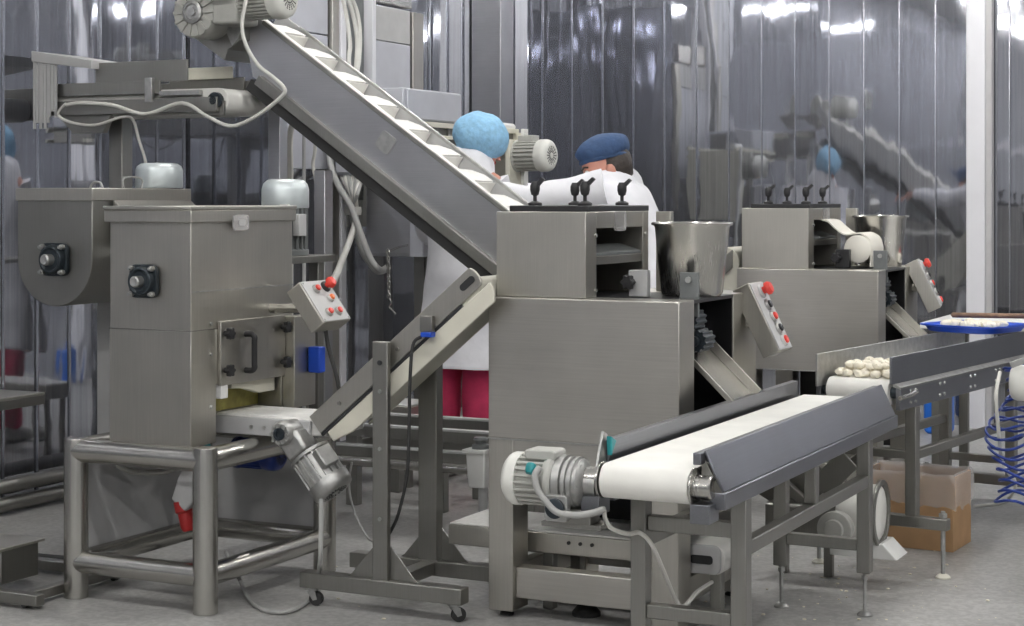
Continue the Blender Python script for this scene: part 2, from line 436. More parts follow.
# ------------------------------------------------------------------ hopper machine on the tubular frame (left)
def hopper_machine():
    t = thing('hopper_machine', 'tall stainless hopper machine with lidded top standing on a thick tubular frame', 'machine', (-3.5, 4.88, 0))
    X0, X1, Y0, Y1 = -3.800, -3.285, 4.515, 5.215
    for x in (X0, X1):
        for y in (Y0, Y1):
            MB().lathe([(.0395, .001), (.0395, .50), (.036, .522)], (x, y, 0), seg=28).build('leg', 'tube', t, .002)
    for z, rr in ((.482, .0385), (.118, .036)):
        for y in (Y0, Y1): MB().cyl((X0, y, z), (X1, y, z), rr, seg=24).build('rail', 'tube', t, 0)
        for x in (X0, X1): MB().cyl((x, Y0, z), (x, Y1, z), rr, seg=24).build('rail', 'tube', t, 0)
    MB().box(X0-.004, X0+.004, Y0+.03, Y1-.03, .15, .45).build('side_panel', 'greyplate', t, 0)
    MB().box(X0+.03, X1-.03, Y1-.004, Y1+.004, .15, .45).build('rear_panel', 'greyplate', t, 0)
    BX0, BX1, BY0, BY1 = -3.692, -3.366, 4.55, 5.135
    # lower casing with the discharge recess cut in its right side
    b = MB(); b.box(BX0, BX1, BY0, 4.685, .512, .882); b.box(BX0, BX1-.10, 4.685, 5.065, .512, .882); b.box(BX0, BX1, 5.065, BY1, .512, .882)
    b.box(BX1-.10, BX1, 4.685, 5.065, .70, .882)
    b.build('lower_casing', 'steel', t, .0025)
    MB().box(BX0+.0015, BX1-.0015, BY0+.0015, BY1, .882, 1.232).build('upper_casing', 'steel', t, .0025)
    MB().box(BX0-.001, BX1+.001, BY0-.001, BY1+.001, .8805, .8835).build('seam_band', 'steel_d', t, 0)
    b = MB(); b.box(BX0-.012, BX1+.010, BY0-.014, BY1+.008, 1.228, 1.268); lid = b.build('lid', 'steel', t, .003)
    MB().box(BX0-.015, BX1+.013, BY0-.017, BY1+.011, 1.268, 1.281).build('lid_rim', 'steel', lid, .003)
    MB().box(BX1+.0002, BX1+.0018, BY0+.004, BY1, 1.004, 1.008).build('side_seam', 'alu', t, 0)
    # translucent latch on the right side under the lid
    MB().prism(rrect(4.80, 1.226, .085, .052, .014), 'x', BX1+.013, BX1+.02).build('latch', 'film', t, 0)
    MB().prism(rrect(4.80, 1.226, .035, .022, .006), 'x', BX1+.02, BX1+.023).build('latch_label', 'greyplate', t, 0)
    flange_bearing(t, ony(146, 281, BY0-.001), (0, -1, 0), .108)
    # access hatch
    h = MB(); h.box(BX1, BX1+.014, 4.692, 5.068, .695, .905); hatch = h.build('hatch', 'steel', t, .002)
    for y in (4.712, 5.045):
        for z in (.865, .745): star_knob(hatch, (BX1+.014, y, z), (1, 0, 0), .021)
    bow_handle(hatch, (BX1+.014, 4.83, .855), (BX1+.014, 4.83, .735), (1, 0, 0), .036, .020)
    for y, z in ((4.655, .90), (4.655, .80), (4.655, .63), (5.13, .63), (5.15, .88)): MB().lathe([(.006, 0), (.006, .006)], (BX1, y, z), (1, 0, 0), 8).build('bolt', 'alu', t, 0)
    MB().box(BX1-.098, BX1-.093, 4.69, 5.06, .595, .70).build('seal', 'olive', t, 0)
    MB().prism([(4.80, .70), (5.055, .70), (5.055, .645), (4.965, .645), (4.88, .668), (4.80, .675)], 'x', BX1-.05, BX1-.02).build('scraper', 'cream', t, .003)
    MB().box(BX1-.03, BX1+.012, 4.697, 4.735, .652, .697).build('scraper_block', 'white', t, .003)
    # right-hand rear guard plate and bracket
    MB().prism([(5.07, .585), (5.205, .585), (5.205, .90), (5.07, .90)], 'x', BX1+.001, BX1+.05).build('side_guard', 'steel', t, .003)
    MB().box(BX1+.052, BX1+.10, 5.15, 5.19, .70, .79).build('cable_gland_box', 'blue', t, .004)
    # vertical motor at the rear on a bracket
    MB().box(-3.64, -3.40, 5.15, 5.48, 1.075, 1.10).build('motor_bracket', 'steel_d', t, .002)
    MB().box(-3.47, -3.43, 5.40, 5.44, .12, 1.076).build('motor_post', 'steel_d', t, .002)
    mt = motor(t, (-3.535, 5.345, 1.10), (0, 0, 1), .082, .275, 'motor_d', 'silver', up=(1, 0, 0), fins=22, tbox=False, hs=.62)
    MB().box(-3.468, -3.44, 5.29, 5.34, 1.17, 1.25).build('terminal_box', 'greyplate', mt, .003)
    MB().box(-3.50, -3.462, 5.255, 5.263, 1.2, 1.285).build('rating_plate', 'white', mt, .001)
    # control box on its pipe arm
    MB().tube([(BX1, 5.0, .93), (-3.25, 5.0, .935), (-3.19, 5.0, .95)], .016, 12).build('arm', 'tube', t, 0)
    a = V((.107, 0, -.147)).normalized(); nrm = V((.147, 0, .107)).normalized()
    c = V((-3.138, 4.985, .962)); F = Matrix((V((0, 1, 0)), -a, nrm)).transposed().to_4x4(); F.translation = c
    cb = MB(F).box(-.085, .085, -.082, .082, -.062, 0).build('control_box', 'steel', t, .004)
    MB(F).box(-.083, .083, -.080, .080, 0, .004).build('face_plate', 'greyplate', cb, .002)
    F2 = F @ Matrix.Translation((0, 0, .004))
    button(cb, F2, -.022, .046, .012, 'red', ring='alu'); button(cb, F2, .042, .052, .015, 'red', True)
    button(cb, F2, .03, .006, .0115, 'orange', ring='greyplate'); button(cb, F2, -.028, -.047, .012, 'red', ring='alu'); button(cb, F2, .03, -.047, .012, 'red', ring='alu')
    for q in (-.075, .075):
        for w in (-.072, .072): MB(F2).lathe([(.004, 0), (.003, .003)], (q, w, 0), seg=8).build('screw', 'alu', cb, 0)
    MB().tube([(-3.14, 4.99, .865), (-3.13, 4.995, .80), (-3.10, 5.0, .70), (-3.10, 5.02, .62)], .007, 8).build('cable', 'rubber', cb, 0)
    # socket outlet fixed inside the right front leg
    pl = MB().box(-3.395, -3.377, 4.60, 4.66, .30, .43).build('socket_plate', 'steel_d', t, .002)
    MB().prism([(-3.483, .33), (-3.428, .295), (-3.395, .33), (-3.395, .432), (-3.433, .44), (-3.458, .40)], 'y', 4.60, 4.66).build('socket_body', 'greyplate', pl, .006)
    MB().lathe([(.031, 0), (.031, .035), (.024, .04), (.024, .085), (.018, .10)], (-3.458, 4.63, .325), (.25, 0, -1), 20).build('socket_cover', 'redcap', pl, .002)
    MB().tube([(-3.428, 4.63, .44), (-3.418, 4.65, .48), (-3.403, 4.7, .50)], .006).build('socket_cable', 'teal', pl, 0)
    # rear kick panel, drive motor below
    MB().tube([(-3.70, 4.60, .43), (-3.66, 4.63, .405), (-3.55, 4.66, .41), (-3.45, 4.68, .455)], .010).build('conduit', 'steel_d', t, 0)
    dm = motor(t, (-3.47, 4.95, .44), (1, 0, 0), .052, .18, 'bluep', 'bluep', up=(0, 1, 0), fins=20, tbox=False, name='drive_motor')
    return t
hopper_machine()

# ------------------------------------------------------------------ U-trough mixer behind it
def trough_mixer():
    t = thing('trough_mixer', 'round-bottomed stainless mixing trough behind the tall hopper machine', 'mixer', (-4.2, 5.2, 0))
    x0, x1, y0, y1 = -4.393, -4.052, 4.90, 5.46; cx = (x0+x1)/2; R = (x1-x0)/2; zc = 1.09
    arc = [(cx+R*math.cos(a), zc+R*math.sin(a)) for a in [PI+PI*k/24 for k in range(25)]]
    MB().prism(arc+[(x1, 1.30), (x0, 1.30)], 'y', y0, y1).build('trough', 'steel_d', t, .003)
    lid = MB().box(x0-.005, x1+.005, y0-.006, y1+.012, 1.297, 1.343).build('lid', 'steel', t, .003)
    MB().prism([(x1+.012, 1.30), (x1+.10, 1.23), (x1+.10, 1.16), (x1+.0, 1.14)], 'y', y0+.10, y1).build('side_chute', 'steel_d', t, .003)
    flange_bearing(t, (cx+.012, y0-.001, 1.088), (0, -1, 0), .118)
    MB().tube([(x1-.02, y0+.20, 1.343), (x1-.02, y0+.20, 1.38), (x1-.02, y0+.30, 1.38), (x1-.02, y0+.30, 1.343)], .004, 8, 3).build('handle', 'alu', lid, 0)
    MB().tube([(x1-.06, y0+.06, 1.343), (x1-.045, y0+.06, 1.362), (x1-.015, y0+.06, 1.362), (x1-.002, y0+.06, 1.343)], .004, 8, 3).build('handle', 'alu', lid, 0)
    MB().box(-4.36, -4.18, 5.462, 5.66, 1.215, 1.24).build('motor_bracket', 'steel_d', t, .002)
    motor(t, (-4.27, 5.565, 1.24), (0, 0, 1), .088, .205, 'motor_d', 'silver', up=(0, 1, 0), tbox=False, fins=24, hs=.52)
    MB().cyl((x1-.02, 5.02, 1.105), (x1+.10, 5.02, 1.105), .018).build('drain_stub', 'white', t, .002)
    MB().box(-4.36, -4.06, 5.30, 5.455, .001, 1.02).build('pedestal', 'greyplate', t, .003)
    return t
trough_mixer()

# ------------------------------------------------------------------ short belt conveyor high on the left
def high_conveyor():
    t = thing('belt_conveyor', 'short high conveyor with white end roller against the left wall', 'conveyor', (-4.6, 5.95, 0))
    ya, yb = 5.78, 6.12; xr = -4.12
    MB().box(-5.03, xr-.03, ya, ya+.02, 1.655, 1.715).build('side_rail', 'steel_d', t, .002)
    MB().box(-4.98, xr-.32, ya+.01, ya+.02, 1.735, 1.79).build('side_plate', 'steel_d', t, .002)
    MB().box(-5.03, xr-.07, yb-.02, yb, 1.655, 1.80).build('side_rail', 'steel_d', t, .002)
    MB().box(-4.78, -4.31, ya+.02, ya+.03, 1.785, 1.872).build('guard', 'steel_d', t, .002)
    MB().box(-4.62, -4.235, yb-.03, yb-.02, 1.752, 1.815).build('rear_guard', 'steel_d', t, .002)
    MB().box(-4.56, -4.28, yb-.05, yb-.04, 1.81, 1.86).build('cream_strip', 'cream', t, .002)
    b = MB(); poly = [(xr-.05+.052*math.cos(a), 1.70+.052*math.sin(a)) for a in [-PI/2+PI*k/14 for k in range(15)]]
    poly += [(-4.98+.05*math.cos(a), 1.70+.052*math.sin(a)) for a in [PI/2+PI*k/14 for k in range(15)]]
    b.prism(poly, 'y', ya+.035, yb-.035); b.build('belt', 'belt', t, .002)
    bb = MB().lathe([(.034, 0), (.034, .02), (.018, .022), (.018, .03)], (xr-.05, ya+.03, 1.70), (0, -1, 0), 22).build('roller_bearing', 'bluegreen', t, .001)
    MB().box(xr-.11, xr-.01, ya+.02, ya+.034, 1.64, 1.70).build('bearing_bracket', 'steel_d', t, .002)
    MB().box(-4.50, -4.465, ya-.012, ya+.01, 1.70, 1.80).build('clamp', 'alu', t, .002)
    MB().box(-4.44, -4.24, ya+.005, ya+.03, 1.725, 1.745).build('scraper', 'alu', t, .002)
    # frayed feeder strips and capping plate at the wall end
    MB().hexa([(-5.08, ya-.03, 1.885), (-4.76, ya-.03, 1.845), (-4.76, yb-.05, 1.845), (-5.08, yb-.05, 1.885), (-5.08, ya-.03, 1.93), (-4.76, ya-.03, 1.880), (-4.76, yb-.05, 1.880), (-5.08, yb-.05, 1.93)]).build('cap_plate', 'greyplate', t, .002)
    for k in range(9):
        x = -5.075+k*.0135; MB().box(x, x+.0125, ya-.025+.004*(k % 3), ya-.02+.004*(k % 3), 1.60+.025*(k % 2)+(.12 if k > 5 else 0)*.4, 1.905).build('hanging_strip', 'greyplate', t, 0)
    MB().box(-4.79, -4.72, 5.90, 5.97, .001, 1.665).build('support_leg', 'steel_d', t, .003)
    MB().prism([(-4.98, 1.655), (-4.70, 1.655), (-4.74, 1.58), (-4.90, 1.58)], 'y', 5.80, 5.83).build('bracket', 'steel_d', t, .002)
    return t
high_conveyor()
P = lambda px, py, y: ony(px, py, y)
tag(MB().tube([P(66, 105, 5.74), P(80, 103, 5.74), P(112, 105, 5.74), P(145, 114, 5.74), P(182, 103, 5.74), P(208, 117, 5.73), P(232, 126, 5.72), P(258, 115, 5.72), P(282, 96, 5.72), P(284, 88, 5.72), P(274, 78, 5.72), P(258, 65, 5.72), P(246, 45, 5.70), P(242, 25, 5.70), P(246, 0, 5.72), P(250, -20, 5.76)], .0078, 10).build('power_cable', 'cable'),
    'white cable looping from the gearmotor of the big incline to the high conveyor', 'cable')
tag(MB().tube([P(66, 103, 5.75), P(58, 114, 5.75), P(70, 122, 5.76), P(95, 125, 5.77), P(122, 117, 5.77), P(133, 120, 5.80), P(139, 140, 5.82), P(146, 165, 5.84), P(146, 200, 5.86)], .006, 8).build('power_cable', 'cable'),
    'white cable drooping below the high conveyor to its support leg', 'cable')

# ------------------------------------------------------------------ big inclined elevator
def elevator():
    t = thing('incline_conveyor', 'large cleated white-belt incline rising to the upper left', 'conveyor', (-3.4, 6.1, 0))
    A = V((-4.02, 0, 2.015)); B = V((-2.80, 0, 1.165)); d = (B-A); L = d.length; d.normalize()
    up = V((-d.z, 0, d.x)); up = -up if up.z < 0 else up
    F = Matrix((d, V((0, 1, 0)), up)).transposed().to_4x4(); F.translation = A   # local: x down the slope, y away, z out of belt
    ya, yb = 5.95, 6.21; D = .215
    MB(F).prism([(0, -.16), (.06, -.165-.05), (L, -D), (L, 0), (-.02, 0), (-.14, -.02), (-.14, -.10)], 'y', ya, ya+.008).build('side_plate', 'bluesteel', t, .002)
    MB(F).box(-.02, L, ya-.012, ya+.001, -.012, .006).build('top_flange', 'steel_d', t, .002)
    MB(F).box(.10, L, ya-.03, ya+.002, -D-.012, -D+.03).build('bottom_flange', 'steel_d', t, .002)
    MB(F).prism([(-.14, -.10), (L, -D), (L, 0), (-.14, 0)], 'y', yb, yb+.008).build('side_plate', 'greyplate', t, .002)
    MB(F).box(-.02, L, yb-.002, yb+.012, -.008, .004).build('top_flange', 'alu', t, .002)
    MB(F).box(-.05, L, ya+.006, ya+.045, -.03, .002).build('belt_edge', 'belt', t, .001)
    MB(F).box(-.08, L, ya+.022, yb-.001, -.075, -.062).build('belt', 'flour', t, 0)
    MB(F).box(0.06, L, ya-.002, yb-.02, -D-.062, -D-.012).build('return_belt', 'rubber', t, .002)
    k = 0.045
    while k < L-.02:
        MB(F).hexa([(k-.012, ya+.022, -.063), (k+.004, ya+.022, -.063), (k+.004, yb-.004, -.063), (k-.012, yb-.004, -.063),
                    (k-.002, ya+.022, -.012), (k+.002, ya+.022, -.012), (k+.002, yb-.004, -.012), (k-.002, yb-.004, -.012)]).build('cleat', 'belt', t, .001)
        # flour heaped on the uphill side of each cleat
        MB(F).prism([(k-.005, -.062), (k-.004, -.006), (k-.05, -.010), (k-.11, -.026), (k-.168, -.060)], 'y', ya+.024, yb-.02).build('flour_drift', 'flour', t, 0, (.004, 22))
        k += .178
    # cast label plate on the side
    MB(F).prism(rrect(.735, -.085, .075, .075, .014), 'y', ya-.005, ya+.001).build('maker_plate', 'alu', t, .001)
    # head chute
    MB().prism([tuple(P(*q, 5.93).xz) for q in ((198, 30), (247, 22), (247, 40), (232, 50), (229, 61), (198, 38), (190, 28))], 'y', 5.90, 6.16).build('head_chute', 'steel_d', t, .002)
    MB().prism([tuple(P(*q, 5.9).xz) for q in ((222, 18), (248, 10), (240, 40), (234, 46))], 'y', 5.885, 5.90).build('chute_bracket', 'alu', t, .002)
    # gearbox facing the viewer with radial ribs
    g = P(199, 13, 5.80)
    gb = MB().lathe([(.098, .14), (.104, .0), (.104, -.02), (.098, -.035), (.055, -.035)], g, (0, 1, 0), 32).build('gearbox', 'motor', t, .002)
    rb = MB(frame(g+V((0, -.034, 0)), (0, -1, 0)))
    for q in range(14):
        a = 2*PI*q/14; c, s = math.cos(a), math.sin(a); w = .006
        rb.hexa([(c*.05-s*w, s*.05+c*w, -.003), (c*.05+s*w, s*.05-c*w, -.003), (c*.098+s*w, s*.098-c*w, -.003), (c*.098-s*w, s*.098+c*w, -.003),
                 (c*.05-s*w, s*.05+c*w, .012), (c*.05+s*w, s*.05-c*w, .012), (c*.098+s*w, s*.098-c*w, .008), (c*.098-s*w, s*.098+c*w, .008)])
    rb.build('rib', 'motor', gb, .001)
    MB(frame(g+V((0, -.034, 0)), (0, -1, 0))).lathe([(.046, -.002), (.046, .014), (.034, .018), (.030, .012), (.018, .012), (.016, .02), (.006, .021)], seg=26).build('output_shaft', 'alu', gb, 0)
    MB().box(g.x+.09, g.x+.21, 5.76, 5.92, g.z-.055, g.z+.075).build('gear_housing', 'motor', gb, .012)
    bow_handle(gb, (g.x+.09, 5.755, g.z+.06), (g.x+.19, 5.755, g.z+.06), (0, -1, -.35), .03, .014, 'lifting_eye', 'motor')
    motor(t, (g.x+.195, 5.84, g.z+.04), (1, 0, .02), .078, .215, 'motor', 'motor_w', up=(0, 0, 1), fins=30)
    # supports: the upright under the head and the hidden lower legs
    MB().box(-4.215, -4.155, 6.24, 6.30, .001, 1.80).build('support_leg', 'bluesteel', t, .003)
    q0 = ony(314, 200, 6.0); q1 = ony(325, 200, 6.0)
    MB().box(q0.x, q1.x, 6.0, 6.06, .001, 1.42).build('support_leg', 'bluesteel', t, .003)
    for y in (5.97, 6.19): MB().box(-2.86, -2.82, y-.02, y+.02, .001, 1.04).build('support_leg', 'steel_d', t, .003)
    return t
elevator()

# ------------------------------------------------------------------ slab belt + rising belt on a castor stand
def transfer_conveyor():
    t = thing('transfer_conveyor', 'narrow rising conveyor on a wheeled stand between the two machines', 'conveyor', (-2.85, 4.9, 0))
    ya, yb = 4.80, 5.045
    # flat intake
    MB().box(-3.455, -3.075, ya-.01, ya+.006, .527, .585).build('side_plate', 'greyplate', t, .003)
    MB().box(-3.455, -3.075, yb-.006, yb+.01, .527, .585).build('side_plate', 'greyplate', t, .003)
    MB().box(-3.455, -3.02, ya+.006, yb-.006, .535, .592).build('flat_belt', 'flour', t, .006)
    for x in (-3.30, -3.25, -3.12): MB().lathe([(.006, 0), (.006, .006)], (x, ya-.01, .555), (0, -1, 0), 10).build('bolt', 'alu', t, 0)
    # rising part
    A = V((-3.075, 0, .60)); B = V((-2.497, 0, 1.088)); d = (B-A); L = d.length; d.normalize(); up = V((-d.z, 0, d.x))
    F = Matrix((d, V((0, 1, 0)), up)).transposed().to_4x4(); F.translation = A
    def plate(h0, h1, x0=0., x1=None, end=True):
        x1 = L if x1 is None else x1; c = (h0+h1)/2; r = (h1-h0)/2
        return [(x0, h0), (x1, h0)]+[(x1+r*.8*math.cos(a)*.6, c+r*math.sin(a)) for a in [-PI/2+PI*k/10 for k in range(1, 10)]]+[(x1, h1), (x0, h1)]
    MB(F).prism(plate(-.068, 0), 'y', ya-.014, ya-.004).build('side_plate', 'steel', t, .003)
    MB(F).box(.0, L-.09, ya-.012, ya-.003, -.078, -.069).build('gap_strip', 'hole', t, 0)
    MB(F).prism([(.02, -.115), (.10, -.135), (L+.005, -.135), (L+.03, -.10), (L+.03, -.078), (.02, -.078)], 'y', ya-.010, ya+.0).build('lower_side_plate', 'belt_c', t, .003)
    MB(F).prism(plate(-.068, 0), 'y', yb, yb+.010).build('side_plate', 'steel', t, .003)
    MB(F).prism([(.02, -.085), (.10, -.09), (L-.12, -.09), (L-.05, -.078), (.02, -.078)], 'y', yb, yb+.008).build('lower_side_plate', 'belt_c', t, .003)
    c = -.052; poly = [(L-.06+.050*math.cos(a), c+.050*math.sin(a)) for a in [-PI/2+PI*k/14 for k in range(15)]]+[(.0, c+.050), (.0, c+.02), (.1, c-.05)]
    MB(F).prism(poly, 'y', ya-.003, yb).build('belt', 'belt_c', t, .002)
    MB(F).prism(rrect(L-.03, -.034, .06, .022, .011), 'y', ya-.017, ya-.0135).build('tension_slot', 'hole', t, 0)
    for x in (.12, .40, .52): MB(F).lathe([(.007, 0), (.006, .005)], (x, ya-.014, -.036), (0, -1, 0), 10).build('bolt', 'steel_d', t, 0)
    # stand
    yf, yr = 4.742, 5.10
    MB().box(-2.812, -2.757, yf-.0, yf+.022, .105, .856).build('upright', 'steel_d', t, .003)
    MB().box(-2.836, -2.766, yr-.02, yr+.025, .105, .80).build('upright', 'steel_d', t, .003)
    MB().box(-3.08, -2.495, yf-.005, yf+.05, .058, .108).build('base_beam', 'steel_d', t, .003)
    MB().box(-3.10, -2.52, yr-.025, yr+.03, .058, .108).build('base_beam', 'steel_d', t, .003)
    MB().box(-2.82, -2.77, yf+.05, yr-.025, .062, .105).build('cross_beam', 'steel_d', t, .003)
    for y in (yf+.02, yr):
        for s in (-1, 1):
            x = -2.784+s*.028
            MB().prism([(x, .108), (x+s*.10, .108), (x+s*.085, .118), (x, .215)], 'y', y-.003, y+.003).build('gusset', 'steel_d', t, .001)
    for x, y in ((-3.045, yf+.02), (-2.53, yf+.02), (-3.06, yr), (-2.56, yr)): castor(t, x, y, .058, random.uniform(-1, 1))
    MB().lathe([(.008, 0), (.008, .004)], (-2.784, yf, .79), (0, -1, 0), 12).build('bolt', 'hole', t, 0)
    for z in (.30, .52, .70): MB().lathe([(.007, 0), (.006, .004)], (-2.784, yf, z), (0, -1, 0), 10).build('bolt', 'alu', t, 0)
    # gearmotor at the knee
    k = ony(290, 432, 4.77)
    gb = MB().lathe([(.04, .03), (.04, -.05), (.034, -.06)], k, (0, 1, 0), 24).build('drive_flange', 'alu', t, .002)
    for q in range(8):
        a = 2*PI*q/8; MB().lathe([(.006, 0), (.006, .008)], k+V((.029*math.cos(a), -.06, .029*math.sin(a))), (0, -1, 0), 6).build('flange_bolt', 'alu', gb, 0)
    MB().lathe([(.02, 0), (.02, .008), (.012, .008), (.012, .002)], k+V((0, -.06, 0)), (0, -1, 0), 20).build('shaft_end', 'bluegreen', gb, 0)
    ax = V((.60, 0, -.72)).normalized()
    MB().bar(k+ax*.01, k+ax*.09, .085, .085).build('gearbox', 'alu', t, .012)
    motor(t, k+ax*.085+V((.02, .0, 0)), ax, .068, .155, 'alu', 'alu', up=(.72, -.5, .6), fins=16)
    # proximity sensor on bracket
    s0 = ony(428, 330, 4.78)
    sb = MB().box(s0.x-.022, s0.x+.022, 4.765, 4.785, s0.z-.005, s0.z+.045).build('sensor_bracket', 'steel_d', t, .002)
    MB().box(s0.x-.008, s0.x+.030, 4.745, 4.775, s0.z-.02, s0.z-.005).build('sensor', 'blue', sb, .002)
    MB().tube([P(421, 337, 4.76), P(413, 345, 4.76), P(410, 380, 4.76), P(409, 430, 4.76), P(407, 475, 4.77), P(398, 515, 4.79), P(389, 534, 4.82)], .0055, 8).build('sensor_cable', 'rubber', sb, 0)
    return t
transfer_conveyor()
tag(MB().tube([P(320, 486, 4.74), P(321, 500, 4.72), P(321, 530, 4.70), P(320, 562, 4.69), onz(316, 588, .03), onz(304, 604, .009), onz(284, 612, .009), onz(262, 609, .009), onz(248, 597, .012), onz(240, 580, .03), P(231, 562, 4.70), P(226, 552, 4.72)], .0075, 8).build('power_cable', 'cable_g'),
    'grey cable hanging from the knee gearmotor and curling over the floor to the frame leg', 'cable')
tag(MB().tube([P(352, 462, 5.0), P(349, 480, 5.0), P(351, 500, 4.99), P(360, 525, 4.95), P(372, 541, 4.90), P(386, 537, 4.86)], .004, 8).build('signal_cable', 'cable_g'),
    'thin grey cable sagging between the frame leg and the wheeled stand', 'cable')

# ------------------------------------------------------------------ moulding machine (built once, copied once)
def moulding_machine():
    t = thing('forming_machine', 'stainless forming machine in the centre with an empty bucket on top', 'machine', (-2.15, 5.2, 0))
    # legs and lower frame
    for x, y in ((-2.47, 4.875), (-1.925, 4.875), (-2.47, 5.44), (-1.925, 5.44)):
        MB().box(x, x+.085, y, y+.11, .022, .556).build('leg', 'steel', t, .003)
        MB().lathe([(.022, .001), (.022, .008), (.008, .014), (.008, .025)], (x+.04, y+.05, 0), seg=16).build('levelling_foot', 'rubber', t, 0)
    MB().box(-2.385, -1.925, 4.895, 4.955, .062, .158).build('front_rail', 'steel_h', t, .003)
    MB().box(-2.385, -1.925, 5.46, 5.52, .062, .158).build('rear_rail', 'steel_h', t, .003)
    MB().box(-2.45, -2.41, 4.985, 5.44, .07, .15).build('side_rail', 'steel', t, .003)
    MB().box(-1.90, -1.86, 4.985, 5.44, .07, .15).build('side_rail', 'steel', t, .003)
    MB().lathe([(.045, .001), (.045, .012), (.03, .03), (.01, .035), (.01, .07)], (-2.20, 5.02, 0), seg=22).build('centre_foot', 'rubber', t, 0)
    MB().prism([(-2.47, .555), (-1.84, .555), (-1.84, .50), (-1.93, .40), (-2.385, .40), (-2.47, .50)], 'y', 4.878, 5.54).build('lower_chassis', 'steel_h', t, .003)
    MB().box(-2.38, -1.93, 5.542, 5.55, .16, .55).build('base_shade', 'black', t, 0)  # black sheet added behind the open base to stand for its shade
    # the slim front casing, rear casing, floor pan between
    MB().box(-2.468, -1.834, 4.87, 4.998, .560, .998).build('front_casing', 'steel_h', t, .003)
    MB().box(-2.472, -1.830, 4.866, 5.60, .5555, .560).build('chassis_plate', 'alu', t, 0)
    MB().box(-2.468, -1.836, 5.365, 5.60, .562, .998).build('rear_casing', 'steel', t, .003)
    MB().box(-2.460, -2.10, 4.998, 5.365, .562, .985).build('centre_casing', 'black', t, .002)
    MB().box(-1.90, -1.838, 5.355, 5.364, .57, .99).build('gap_shade', 'black', t, 0)  # black sheets stand for the shade in the gap before the rear casing
    MB().box(-2.10, -1.838, 5.355, 5.364, .57, .985).build('gap_shade', 'black', t, 0)
    MB().box(-2.468, -1.836, 5.0, 5.364, .986, .997).build('deck', 'black', t, .001)
    # upper head with openings in its right side
    x0, x1, y0, y1 = -2.455, -2.150, 4.90, 5.42
    h = MB(); h.box(x0, x1, y0, y0+.085, .999, 1.264); h.box(x0, x0+.03, y0+.085, y1-.05, .999, 1.212); h.box(x0, x1, y1-.05, y1, .999, 1.264)
    h.box(x0, x1, y0+.085, y1-.05, 1.212, 1.264)
    hd = h.build('head_casing', 'steel', t, .0025)
    MB().box(x0+.031, x0+.036, y0+.086, y1-.051, .999, 1.211).build('opening_shade', 'black', hd, 0)  # black sheet that paints the shade inside the head openings
    MB().box(x1-.055, x1-.004, y0+.085, y1-.05, 1.098, 1.124).build('cross_bar', 'steel_d', hd, .002)
    MB().hexa([(x1-.08, y0+.086, 1.15), (x1-.006, y0+.086, 1.126), (x1-.006, y1-.052, 1.126), (x1-.08, y1-.052, 1.15), (x1-.08, y0+.086, 1.158), (x1-.006, y0+.086, 1.134), (x1-.006, y1-.052, 1.134), (x1-.08, y1-.052, 1.158)]).build('feed_plate', 'motor_d', hd, 0)
    MB().tube([(x1-.05, y0+.10, 1.0), (x1-.045, y0+.13, 1.03), (x1-.045, y0+.16, 1.03), (x1-.05, y0+.18, 1.0)], .005).build('hose', 'bluep', hd, 0)
    MB().box(x1+.018, x1+.07, 5.44, 5.47, .998, 1.262).build('rear_bracket', 'steel', t, .002)
    lid = MB().box(x0+.035, x1-.002, y0+.02, y1+.01, 1.264, 1.283).build('lid', 'black', t, .003)
    MB().prism(rrect(5.165, 1.233, .085, .062, .014), 'x', x1, x1+.008).build('latch', 'film', hd, 0)
    for y, z in ((4.975, 1.19), (5.39, 1.19), (4.975, 1.02)): MB().lathe([(.006, 0), (.006, .005)], (x1, y, z), (1, 0, 0), 8).build('bolt', 'alu', hd, 0)
    for x, y, a in ((ony(535, 203, 4.965).x, 4.965, .5), (ony(585, 203, 4.965).x, 4.965, .7), (ony(575, 203, 5.345).x, 5.345, .5), (ony(622, 203, 5.345).x, 5.345, .3)):
        b = MB(); b.lathe([(.022, 0), (.022, .008), (.012, .013), (.006, .014), (.006, .03), (.012, .034), (.0155, .048), (.0155, .062), (.010, .075)], (x, y, 1.283), seg=18)
        b.hexa([(x-.008, y-.008, 1.343), (x+.008, y-.008, 1.339), (x+.008, y+.008, 1.339), (x-.008, y+.008, 1.343), (x+.026, y-.006, 1.371), (x+.034, y-.006, 1.364), (x+.034, y+.006, 1.364), (x+.026, y+.006, 1.371)])
        b.build('clamp_lever', 'black', lid, .001)
    # knob block and bracket on the deck
    kb = MB().box(-2.075, -2.012, 5.06, 5.09, .999, 1.082).build('knob_block', 'greyplate', t, .003)
    star_knob(kb, (-2.06, 5.06, 1.045), (-.2, -1, 0), .024)
    MB().box(-1.905, -1.845, 5.06, 5.075, .94, 1.078).build('bracket', 'motor_d', t, .002)
    MB().lathe([(.010, 0), (.010, .008)], (-1.875, 5.06, 1.055), (0, -1, 0), 8).build('bracket_bolt', 'alu', t, 0)
    # bucket
    b = MB(); c = (-1.925, 5.225, .998)
    b.lathe([(.02, .001), (.092, .001), (.098, .012), (.118, .215), (.126, .232), (.130, .228), (.128, .222), (.121, .222), (.113, .210), (.093, .016), (.02, .012)], c, seg=36)
    bk = b.build('bucket', 'polish', t, 0, angle=60)
